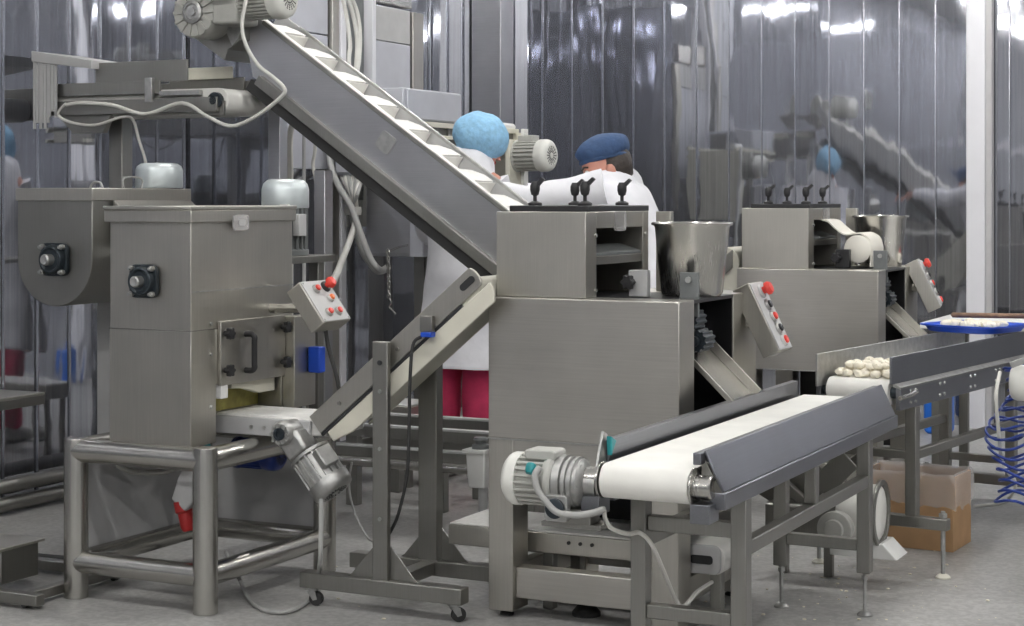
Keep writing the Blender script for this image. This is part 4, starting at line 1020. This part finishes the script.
# cables from the junction box
JX = lambda x, y, d=7.33: ony(x, y, d)
t = thing('cable_bundle', 'tangled bundle of pale cables gathered under the junction box', 'cable', JX(354, 205))
for k in range(7):
    x = 340+k*4.2
    MB().tube([JX(x, 174, 7.38), JX(x+(352-x)*.3, 182, 7.34-.01*(k % 3)), JX(350+k*1.2, 195, 7.30-.008*k), JX(351+(k % 3)*3, 212, 7.30+.005*k), JX(354+(k % 2)*2, 228, 7.31)], .0095, 8).build('strand', 'cable' if k % 2 else 'cable_g', t, 0)
MB().lathe([(.04, 0), (.043, .02), (.04, .04)], JX(353, 215, 7.305), (0, 0, 1), 18).build('tie', 'cable', t, 0)
tag(MB().tube([JX(356, 222, 7.24), JX(350, 240, 7.20), JX(343, 258, 7.05), JX(337, 273, 6.6), JX(333, 281, 5.6), JX(331, 283, 5.06)], .016, 10).build('power_cable', 'cable'), 'thick white cable slanting down to the red-buttoned control box on the left', 'cable')
tag(MB().tube([JX(327, 110, 7.45), JX(330, 160, 7.3), JX(338, 185, 7.25), JX(350, 205, 7.24), JX(360, 232, 7.23), JX(370, 258, 7.23), JX(380, 270, 7.24), JX(388, 267, 7.35)], .016, 10).build('conduit', 'cable_g'), 'grey flexible conduit curving past the cable bundle toward the control cabinet', 'conduit')
tag(MB().tube([JX(355, 222, 7.30), JX(357, 238, 7.30), JX(362, 252, 7.28), JX(370, 264, 7.28), JX(378, 272, 7.3), JX(386, 270, 7.4)], .013, 10).build('conduit', 'cable_g'), 'thinner grey conduit looping lowest under the control cabinet', 'conduit')
for i, (q, lab, m) in enumerate((([(298, 112), (291, 125), (289, 140), (289, 178)], 'left of the two white pipes rising behind the hopper motor', 'cable'), ([(300, 118), (293, 128), (291, 145), (291.5, 178)], 'right of the two white pipes rising behind the hopper motor', 'cable'), ([(303, 118), (304, 130), (304, 150), (304, 180)], 'thin pale rod standing between the hopper motor and the support leg', 'greyplate'), ([(316, 130), (315, 150), (313, 165), (316, 182), (316, 200)], 'white cable hanging right beside the elevator support leg', 'cable'))):
    tag(MB().tube([ony(x, y, 6.42) for x, y in q]+([ony(q[-1][0], 330, 6.42), V((ony(q[-1][0], 330, 6.42).x, 6.42, .004))] if i < 3 else [ony(318, 208, 6.10)]), .008, 8).build('pipe' if i < 3 else 'power_cable', m), lab, 'pipe' if i < 3 else 'cable')
# hanging chain
b = MB(); n = 14
cc = [JX(388, 252, 7.20).lerp(JX(389, 296, 7.20), k/n) for k in range(n+1)]
for k, c in enumerate(cc):
    R = Matrix.Translation(c) @ Matrix.Rotation(PI/2*(k % 2), 4, 'Z'); r2 = MB(R)
    b.M = R; b.tube([(.008*math.cos(a), 0, .013*math.sin(a)) for a in [2*PI*j/10 for j in range(11)]], .0032, 6, 2)
b.M = Matrix.Translation(cc[-1]+V((0, 0, -.04))); b.tube([(0, 0, .03), (.012, 0, .01), (.0, 0, -.012), (.02, 0, -.03), (.035, 0, -.045)], .005, 6)
b.M = Matrix.Identity(4); b.tube([cc[0], cc[0]+V((0, .10, .02)), cc[0]+V((0, .20, .03))], .005, 6)
tag(b.build('chain', 'polish', None, 0), 'short pale chain with a hook hanging in front of the control cabinet', 'chain')

# box on a light frame, and the plate-and-motor machine behind the workers
def rear_machine():
    t = thing('rear_conveyor', 'cream-framed machine with white motor behind the light blue cap', 'machine', (-4.1, 8.0, 0))
    X = -4.10; Yp = lambda px: onx(px, 100, X).y; Z = lambda px, py: onx(px, py, X).z
    ya, yb = Yp(405), Yp(519)
    for x in (X-.02, X-.32):
        MB().box(x, x+.02, ya, yb, 1.655, 1.680).build('top_rail', 'cream', t, .002)
        MB().box(x, x+.02, ya, yb, 1.60, 1.618).build('lower_rail', 'cream', t, .002)
    for k in range(6): MB().box(X-.015, X-.003, ya+.1+k*.17, ya+.115+k*.17, 1.618, 1.655).build('spacer', 'steel_d', t, 0)
    MB().box(X-.30, X-.02, ya+.02, yb-.03, 1.60, 1.66).build('bed', 'steel_d', t, .002)
    c = onx(509, 155, X+.02)
    MB().box(X-.30, X+.03, yb-.03, yb, 1.15, 1.66).build('end_plate', 'cream', t, .003)
    MB().box(X+.0, X+.028, yb-.17, yb-.031, 1.20, 1.62).build('side_plate', 'cream', t, .003)
    MB().box(X+.03, X+.05, yb-.04, yb+.01, .9, 1.68).build('front_post', 'white', t, .002)
    MB().cyl((X-.03, yb-.22, 1.69), (X-.03, yb-.02, 1.69), .02).build('roller', 'white', t, .002)
    MB().box(X-.28, X-.18, yb-.12, yb-.02, .001, 1.16).build('column', 'steel_d', t, .003)
    MB().box(X-.04, X-.01, yb-.5, yb-.47, .001, 1.60).build('leg', 'steel_d', t, .002)
    MB().box(X-.31, X-.28, yb-.5, yb-.47, .001, 1.60).build('leg', 'steel_d', t, .002)
    motor(t, ony(517, 156, yb-.08), (1, -.1, 0), .082, .215, 'motor', 'motor_w', up=(0, 0, 1), fins=22)
    return t
rear_machine()
X = -4.12; y0 = onx(403, 100, X).y; y1 = onx(460, 100, X).y
t = thing('switch_box', 'light grey rectangular box resting on the rail left of the blue cap', 'box', (X-.08, (y0+y1)/2, 1.684))
MB().box(X-.20, X, y0, y1, 1.684, 1.835).build('casing', 'greybox', t, .004)
MB().box(X, X+.010, y0+.03, y1-.005, 1.69, 1.83).build('door', 'greybox', t, .003)
# low bench and base frame behind the wheeled stand
def base_frame():
    t = thing('base_frame', 'low double-railed steel base frame on the floor behind the wheeled stand', 'frame', (-3.4, 6.5, 0))
    ya, yb = 6.36, 6.72
    for y in (ya, yb):
        MB().box(-4.0, -2.95, y, y+.03, .30, .352).build('rail', 'steel_d', t, .002)
        MB().box(-4.0, -2.95, y-.004, y+.034, .345, .355).build('rail_cap', 'greyplate', t, .001)
        MB().box(-4.0, -2.95, y, y+.03, .18, .262).build('rail', 'steel_d', t, .002)
        MB().box(-4.0, -2.95, y-.004, y+.034, .256, .266).build('rail_cap', 'greyplate', t, .001)
        for x in (-3.92, -3.50, -3.02): MB().box(x, x+.055, y+.031, y+.075, .001, .345).build('leg', 'steel_d', t, .002)
    for x in (-4.0, -2.98): MB().box(x, x+.03, ya+.03, yb, .20, .25).build('cross_rail', 'steel_d', t, .002)
    MB().cyl((-3.95, ya-.02, .20), (-3.30, ya-.02, .20), .022).build('tie_tube', 'tube', t, .001)
    MB().prism(rrect(-2.985, 6.345, .085, .02, .004), 'z', .30, .33).build('hook_plate', 'steel', t, 0)
    return t
base_frame()
t = thing('low_bench', 'low white-topped bench behind the uprights of the wheeled stand', 'bench', (-4.1, 7.0, 0))
MB().box(-4.42, -3.86, 6.85, 7.10, .30, .372).build('body', 'steel', t, .003)
MB().box(-4.41, -3.87, 6.855, 7.095, .372, .378).build('top', 'white', t, .002)
for x in (-4.40, -3.92):
    for y in (6.88, 7.03): MB().box(x, x+.035, y, y+.035, .001, .30).build('leg', 'steel_d', t, .002)
c = ony(478, 466, 6.22)
t = thing('white_container', 'small white plastic container with dark lid hung beside the central machine leg', 'container', (c.x, 6.22, .08))
MB().hexa([(c.x-.030, 6.19, c.z-.085), (c.x+.045, 6.19, c.z-.085), (c.x+.045, 6.26, c.z-.085), (c.x-.030, 6.26, c.z-.085), (c.x-.038, 6.18, c.z+.065), (c.x+.05, 6.18, c.z+.065), (c.x+.05, 6.27, c.z+.065), (c.x-.038, 6.27, c.z+.065)]).build('body', 'white', t, .008)
MB().box(c.x-.048, c.x+.055, 6.17, 6.28, c.z+.055, c.z+.07).build('rim', 'white', t, .003)
MB().lathe([(.035, 0), (.035, .015), (.022, .02), (.022, .032), (.03, .034), (.026, .045)], (c.x+.01, 6.225, c.z+.07), seg=20).build('lid', 'motor_d', t, 0)
MB().cyl((c.x+.02, 6.225, .001), (c.x+.02, 6.225, c.z-.085), .018).build('drain', 'greyplate', t, .001)
MB().box(c.x-.02, c.x+.03, 6.27, 6.36, c.z+.02, c.z+.045).build('bracket', 'steel_d', t, .001)

# ------------------------------------------------------------------ people
def skinned(name, chains, mat, parent, sub=2):
    """chains: list of lists of (point, radius); chains share their first point with an earlier chain when equal"""
    verts = []; rad = []; edges = []; idx = {}
    for ch in chains:
        prev = None
        for p, r in ch:
            k = tuple(round(c, 4) for c in p)
            if k not in idx: idx[k] = len(verts); verts.append(V(p)); rad.append(r)
            if prev is not None: edges.append((prev, idx[k]))
            prev = idx[k]
    o = V((0, 0, 0)); q = parent
    while q is not None: o += q.location; q = q.parent
    me = bpy.data.meshes.new(name); me.from_pydata([v-o for v in verts], edges, [])
    ob = bpy.data.objects.new(name, me); COL.objects.link(ob); ob.parent = parent; me.materials.append(M[mat])
    sk = ob.modifiers.new('skin', 'SKIN'); sk.use_smooth_shade = True
    for i, sv in enumerate(me.skin_vertices[0].data):
        sv.radius = (rad[i], rad[i]) if not isinstance(rad[i], tuple) else rad[i]; sv.use_root = (i == 0)
    ss = ob.modifiers.new('sub', 'SUBSURF'); ss.levels = sub; ss.render_levels = sub
    return ob
def hand(c, d, side, palm_n):
    """finger chains rooted in a palm: c wrist, d direction of fingers, side towards the thumb"""
    c = V(c); d = V(d).normalized(); side = V(side).normalized(); pn = V(palm_n).normalized(); ch = []
    palm = c+d*.05
    ch.append([(c, .026), (palm, .032), (c+d*.085, .030)])
    kn = c+d*.085
    for k, (off, ln) in enumerate(((.028, .070), (.010, .080), (-.009, .074), (-.027, .058))):
        b0 = kn+side*off; ch.append([(kn, .030), (b0+d*.008, .0095), (b0+d*(ln*.5)+pn*.008, .009), (b0+d*(ln*.80)+pn*.024, .0085), (b0+d*ln*.92+pn*.04, .0075)])
    tb = palm+side*.03; ch.append([(palm, .032), (tb, .012), (tb+side*.022+d*.025, .0105), (tb+side*.026+d*.052+pn*.012, .009)])
    return ch

def head(parent, c, face, capmat, tilt=(0, 0, 1), cap_r=(.118, .125, .10), cap_off=(0, 0, .045)):
    """head with nose, ears, eyes and mouth looking along `face`; hair and bouffant cap as children"""
    F = frame(c, face, tilt)      # local z = face direction, y = up
    b = MB(F)
    rings = []
    for yy, rx, rz, zo in ((-.118, .018, .02, .052), (-.112, .040, .045, .035), (-.095, .052, .062, .022), (-.06, .064, .080, .010), (-.02, .071, .089, .004), (.02, .075, .095, .0), (.06, .073, .094, -.004), (.09, .060, .080, -.008), (.112, .036, .05, -.01), (.12, .01, .014, -.01)):
        rings.append([b._v((rx*math.cos(2*PI*i/24), yy, zo+rz*math.sin(2*PI*i/24))) for i in range(24)])
    b.skin(rings)
    b.hexa([(-.016, -.045, .080), (.016, -.045, .080), (.016, -.030, .080), (-.016, -.030, .080), (-.007, -.040, .118), (.007, -.040, .118), (.004, .01, .096), (-.004, .01, .096)])
    for s in (-1, 1): b.ball(F.inverted() @ F @ V((s*.076, -.015, -.005)), (.012, .03, .02), 12)
    h = b.build('head', 'skin', parent, 0, angle=70)
    for s in (-1, 1):
        MB(F).ball((s*.031, .006, .083), .0125, 12).build('eye', 'white', h, 0)
        MB(F).ball((s*.031, .006, .0925), .006, 10).build('iris', 'hair', h, 0)
        MB(F).tube([(s*.015, .028, .094), (s*.03, .033, .091), (s*.048, .027, .078)], .004).build('eyebrow', 'hair', h, 0)
    MB(F).tube([(-.024, -.068, .082), (0, -.066, .092), (.024, -.068, .082)], .006).build('mouth', 'redcap', h, 0)
    b = MB(F); b.ball((0, .012, -.028), (.080, .102, .085), 20); b.build('hair', 'hair', h, 0, (.006, 30))
    b = MB(F); b.ball(cap_off[0:1]+(cap_off[2], -.012), (cap_r[0], cap_r[2], cap_r[1]), 28); b.build('cap', capmat, h, 0, (.012, 14), 80)
    b = MB(F); pts = [(cap_off[0]+.078*math.cos(a), cap_off[2]-.035+.010*math.sin(a), -.004+.094*math.sin(a)) for a in [2*PI*k/24 for k in range(25)]]
    b.tube(pts, .010, 8, 2); b.build('cap_band', capmat, h, 0, (.003, 40))
    return h

def worker_back():
    X, Y = -3.80, 7.22
    t = thing('person', 'standing person in light blue hair cap, white coat and pink trousers', 'person', (X, Y, 0))
    sh = V((X, Y, 1.40)); pel = V((X, Y, .90))
    body = [[(pel, .11), (V((X, Y, 1.06)), .115), (V((X, Y, 1.25)), .125), (V((X+.01, Y, 1.40)), .10), (V((X+.05, Y+.01, 1.46)), .052), (V((X+.08, Y+.025, 1.51)), .05)]]
    for s in (-1, 1):
        hx = X+s*.085; body.append([(pel, .11), (V((hx, Y, .83)), .085), (V((hx+s*.005, Y+.01, .47)), .055), (V((hx+s*.005, Y, .10)), .037), (V((hx+s*.008, Y+.02, .06)), .04), (V((hx+s*.015, Y+.14, .045)), .03)])
    # right arm reaches forward-right, left arm forward
    aR = [(V((X+.01, Y, 1.40)), .10), (V((X+.17, Y+.0, 1.385)), .056), (V((X+.24, Y+.10, 1.15)), .044), (V((X+.22, Y+.33, 1.12)), .032)]
    aL = [(V((X+.01, Y, 1.40)), .10), (V((X-.17, Y+.0, 1.385)), .056), (V((X-.23, Y+.10, 1.15)), .044), (V((X-.20, Y+.33, 1.12)), .032)]
    body += [aR, aL]
    body += hand(aR[-1][0], (-.1, 1, -.1), (-1, 0, .2), (0, 0, -1)); body += hand(aL[-1][0], (.1, 1, -.1), (1, 0, .2), (0, 0, -1))
    skinned('body', body, 'skin', t)
    c = MB()
    c.loft([(V((X, Y-.005, .51)), .235, .205), (V((X, Y, .56)), .23, .20), (V((X, Y, .70)), .205, .175), (V((X, Y, .90)), .18, .15), (V((X, Y, 1.08)), .165, .135), (V((X+.005, Y, 1.25)), .19, .14), (V((X+.008, Y, 1.36)), .195, .125), (V((X+.03, Y+.005, 1.435)), .165, .115), (V((X+.06, Y+.015, 1.50)), .105, .10), (V((X+.075, Y+.02, 1.54)), .072, .075)], (1, 0, 0), 28)
    for arm in (aR, aL):
        c.loft([(arm[1][0]+V((0, 0, .0)), .078, .078), (arm[1][0].lerp(arm[2][0], .5), .068, .066), (arm[2][0], .06, .06), (arm[2][0].lerp(arm[3][0], .6), .052, .052), (arm[2][0].lerp(arm[3][0], .93), .047, .047)], (0, 1, .3), 18)
    c.build('coat', 'coat', t, 0, (.012, 7), 80)
    c = MB()
    for s in (-1, 1):
        hx = X+s*.088; c.loft([(V((hx-s*.01, Y, .90)), .075, .10), (V((hx, Y, .80)), .082, .10), (V((hx+s*.003, Y+.01, .48)), .082, .082), (V((hx+s*.006, Y, .25)), .075, .078), (V((hx+s*.006, Y, .085)), .07, .075)], (1, 0, 0), 20)
    c.build('trousers', 'pink', t, 0, (.010, 9), 80)
    for s in (-1, 1):
        hx = X+s*.094; b = MB(); b.loft([(V((hx, Y-.085, .045)), .03, .03), (V((hx, Y-.05, .05)), .044, .047), (V((hx, Y+.06, .045)), .047, .042), (V((hx+s*.01, Y+.15, .038)), .046, .034), (V((hx+s*.01, Y+.18, .033)), .026, .022)], (1, 0, 0), 18)
        b.build('shoe', 'shoe', t, 0)
    head(t, (X+.085, Y+.04, 1.565), (.55, .75, -.38), 'cap', (0, .25, 1), (.125, .135, .115), (0, 0, .028))
worker_back()

def worker_side():
    # bending slightly, facing left, both arms out to the incline
    X, Y = -2.695, 6.62
    t = thing('person', 'person in dark blue cap and white coat reaching left behind the central machine', 'person', (X, Y, 0))
    pel = V((X+.06, Y, .92)); chest = V((X-.07, Y, 1.24)); nk = V((X-.09, Y, 1.345))
    body = [[(pel, .11), (V((X+.0, Y, 1.08)), .115), (chest, .125), (nk, .075), (V((X-.105, Y, 1.385)), .05)]]
    for s in (-1, 1):
        y = Y+s*.09; body.append([(pel, .11), (V((X+.055, y, .84)), .085), (V((X+.03, y, .48)), .056), (V((X+.05, y, .10)), .038), (V((X+.03, y, .06)), .04), (V((X-.10, y, .045)), .03)])
    arms = []
    for s in (-1, 1):
        a = [(chest, .125), (V((X-.11, Y+s*.16, 1.335)), .046), (V((X-.33, Y+s*.20-.03, 1.30)), .045), (V((X-.53, Y+s*.13-.06, 1.325)), .032)]
        arms.append(a); body.append(a); body += hand(a[-1][0], (-1, -.1, -.15), (0, -s, .3), (0, 0, -1))
    skinned('body', body, 'skin', t)
    c = MB()
    c.loft([(V((X+.07, Y, .50)), .235, .21), (V((X+.07, Y, .60)), .23, .20), (V((X+.06, Y, .90)), .19, .155), (V((X+.0, Y, 1.10)), .175, .145), (V((X-.06, Y, 1.25)), .20, .15), (V((X-.095, Y, 1.34)), .195, .115), (V((X-.10, Y, 1.395)), .125, .085), (V((X-.11, Y, 1.425)), .07, .06)], (0, 1, 0), 28)
    for a in arms:
        c.loft([(a[1][0].lerp(a[2][0], -.25), .085, .085), (a[1][0].lerp(a[2][0], .4), .072, .07), (a[2][0], .062, .062), (a[2][0].lerp(a[3][0], .6), .055, .055), (a[2][0].lerp(a[3][0], .95), .048, .048)], (0, 1, .3), 18)
    c.build('coat', 'coat', t, 0, (.014, 7), 80)
    c = MB()
    for s in (-1, 1):
        y = Y+s*.09; c.loft([(V((X+.06, y-s*.01, .93)), .10, .12), (V((X+.055, y, .80)), .095, .105), (V((X+.03, y, .48)), .08, .082), (V((X+.05, y, .09)), .068, .07)], (0, 1, 0), 20)
    c.build('trousers', 'trouser', t, 0, (.010, 9), 80)
    for s in (-1, 1):
        y = Y+s*.09; b = MB(); b.loft([(V((X+.13, y, .045)), .03, .03), (V((X+.09, y, .05)), .044, .047), (V((X-.03, y, .045)), .047, .042), (V((X-.12, y, .038)), .046, .034), (V((X-.15, y, .033)), .026, .022)], (0, 1, 0), 18)
        b.build('shoe', 'shoe', t, 0)
    head(t, (X-.112, Y-.01, 1.425), (-.80, -.50, -.30), 'cap_d', (-.2, 0, 1), (.10, .115, .066), (0, 0, .080))
worker_side()

# ------------------------------------------------------------------ crumbs of flour and dough on the floor
b = MB()
for k in range(170):
    if k < 130: p = onz(random.gauss(840, 90), min(620, max(500, random.gauss(575, 28))), 0)
    else: p = onz(random.uniform(240, 1000), random.uniform(520, 622), 0)
    s = random.choice((.002, .002, .003, .003, .005, .007)); 
    b.ball((p.x, p.y, s*.35), (s, s*random.uniform(.7, 1.3), s*.4), 8)
tag(b.build('floor_crumbs', 'dough', None, 0), 'scattered white crumbs of dough on the grey floor', 'crumbs', kind='stuff')

# things at the bottom left edge: low trolley and a pipe on the floor
def low_trolley():
    t = thing('low_trolley', 'low grey steel trolley cut off by the left edge of the photo', 'trolley', (-3.95, 4.6, 0))
    q = onz(38, 600, .03)
    MB().box(q.x-.60, q.x+.01, q.y-.02, q.y+.02, .012, .048).build('base_beam', 'steel_d', t, .003)
    MB().box(q.x-.60, q.x-.02, q.y+.42, q.y+.46, .012, .048).build('base_beam', 'steel_d', t, .003)
    MB().box(q.x-.075, q.x-.04, q.y+.02, q.y+.42, .014, .046).build('cross_beam', 'steel_d', t, .003)
    MB().box(q.x-.58, q.x-.19, q.y+.04, q.y+.22, .05, .165).build('bin_body', 'steel_d', t, .004)
    MB().box(q.x-.60, q.x-.18, q.y+.02, q.y+.24, .16, .17).build('rim', 'steel', t, .002)
    for y in (q.y-.0, q.y+.44): MB().lathe([(.012, -.01), (.012, .01)], (q.x-.05, y, .0125), (0, 1, 0), 16).build('wheel', 'rubber', t, 0)
low_trolley()
q = onx(45, 392, -4.95)  # ledge added in place of a bench mirrored in the cladding
t = thing('reflection_ledge', 'narrow steel board standing in for a reflection in the left wall at the edge of the photo', 'shelf', (-5.07, q.y-.4, q.z))
MB().box(-5.185, -4.95, q.y-.9, q.y, q.z-.012, q.z).build('reflection_board', 'steel', t, .003)
MB().box(-4.96, -4.95, q.y-.9, q.y, q.z-.05, q.z-.012).build('lip', 'steel_d', t, .002)
tag(MB().tube([(-4.75, 4.95, .012), (-4.3, 4.93, .012), (-3.9, 4.99, .012), (-3.6, 5.05, .012)], .011, 8).build('floor_cable', 'rubber'), 'black cable lying on the floor behind the tubular frame', 'cable')

# ------------------------------------------------------------------ world and view
w = bpy.data.worlds.new('world'); SC.world = w; w.use_nodes = True
w.node_tree.nodes['Background'].inputs['Color'].default_value = (.5, .52, .56, 1)
w.node_tree.nodes['Background'].inputs['Strength'].default_value = .3
SC.view_settings.view_transform = 'Standard'; SC.view_settings.look = 'None'
SC.view_settings.gamma = 1; SC.view_settings.use_curve_mapping = False
SC.view_settings.exposure = 0.32
SC.cycles.use_denoising = True
SC.cycles.max_bounces = 8; SC.cycles.transparent_max_bounces = 8
SC.cycles.caustics_reflective = False; SC.cycles.caustics_refractive = False
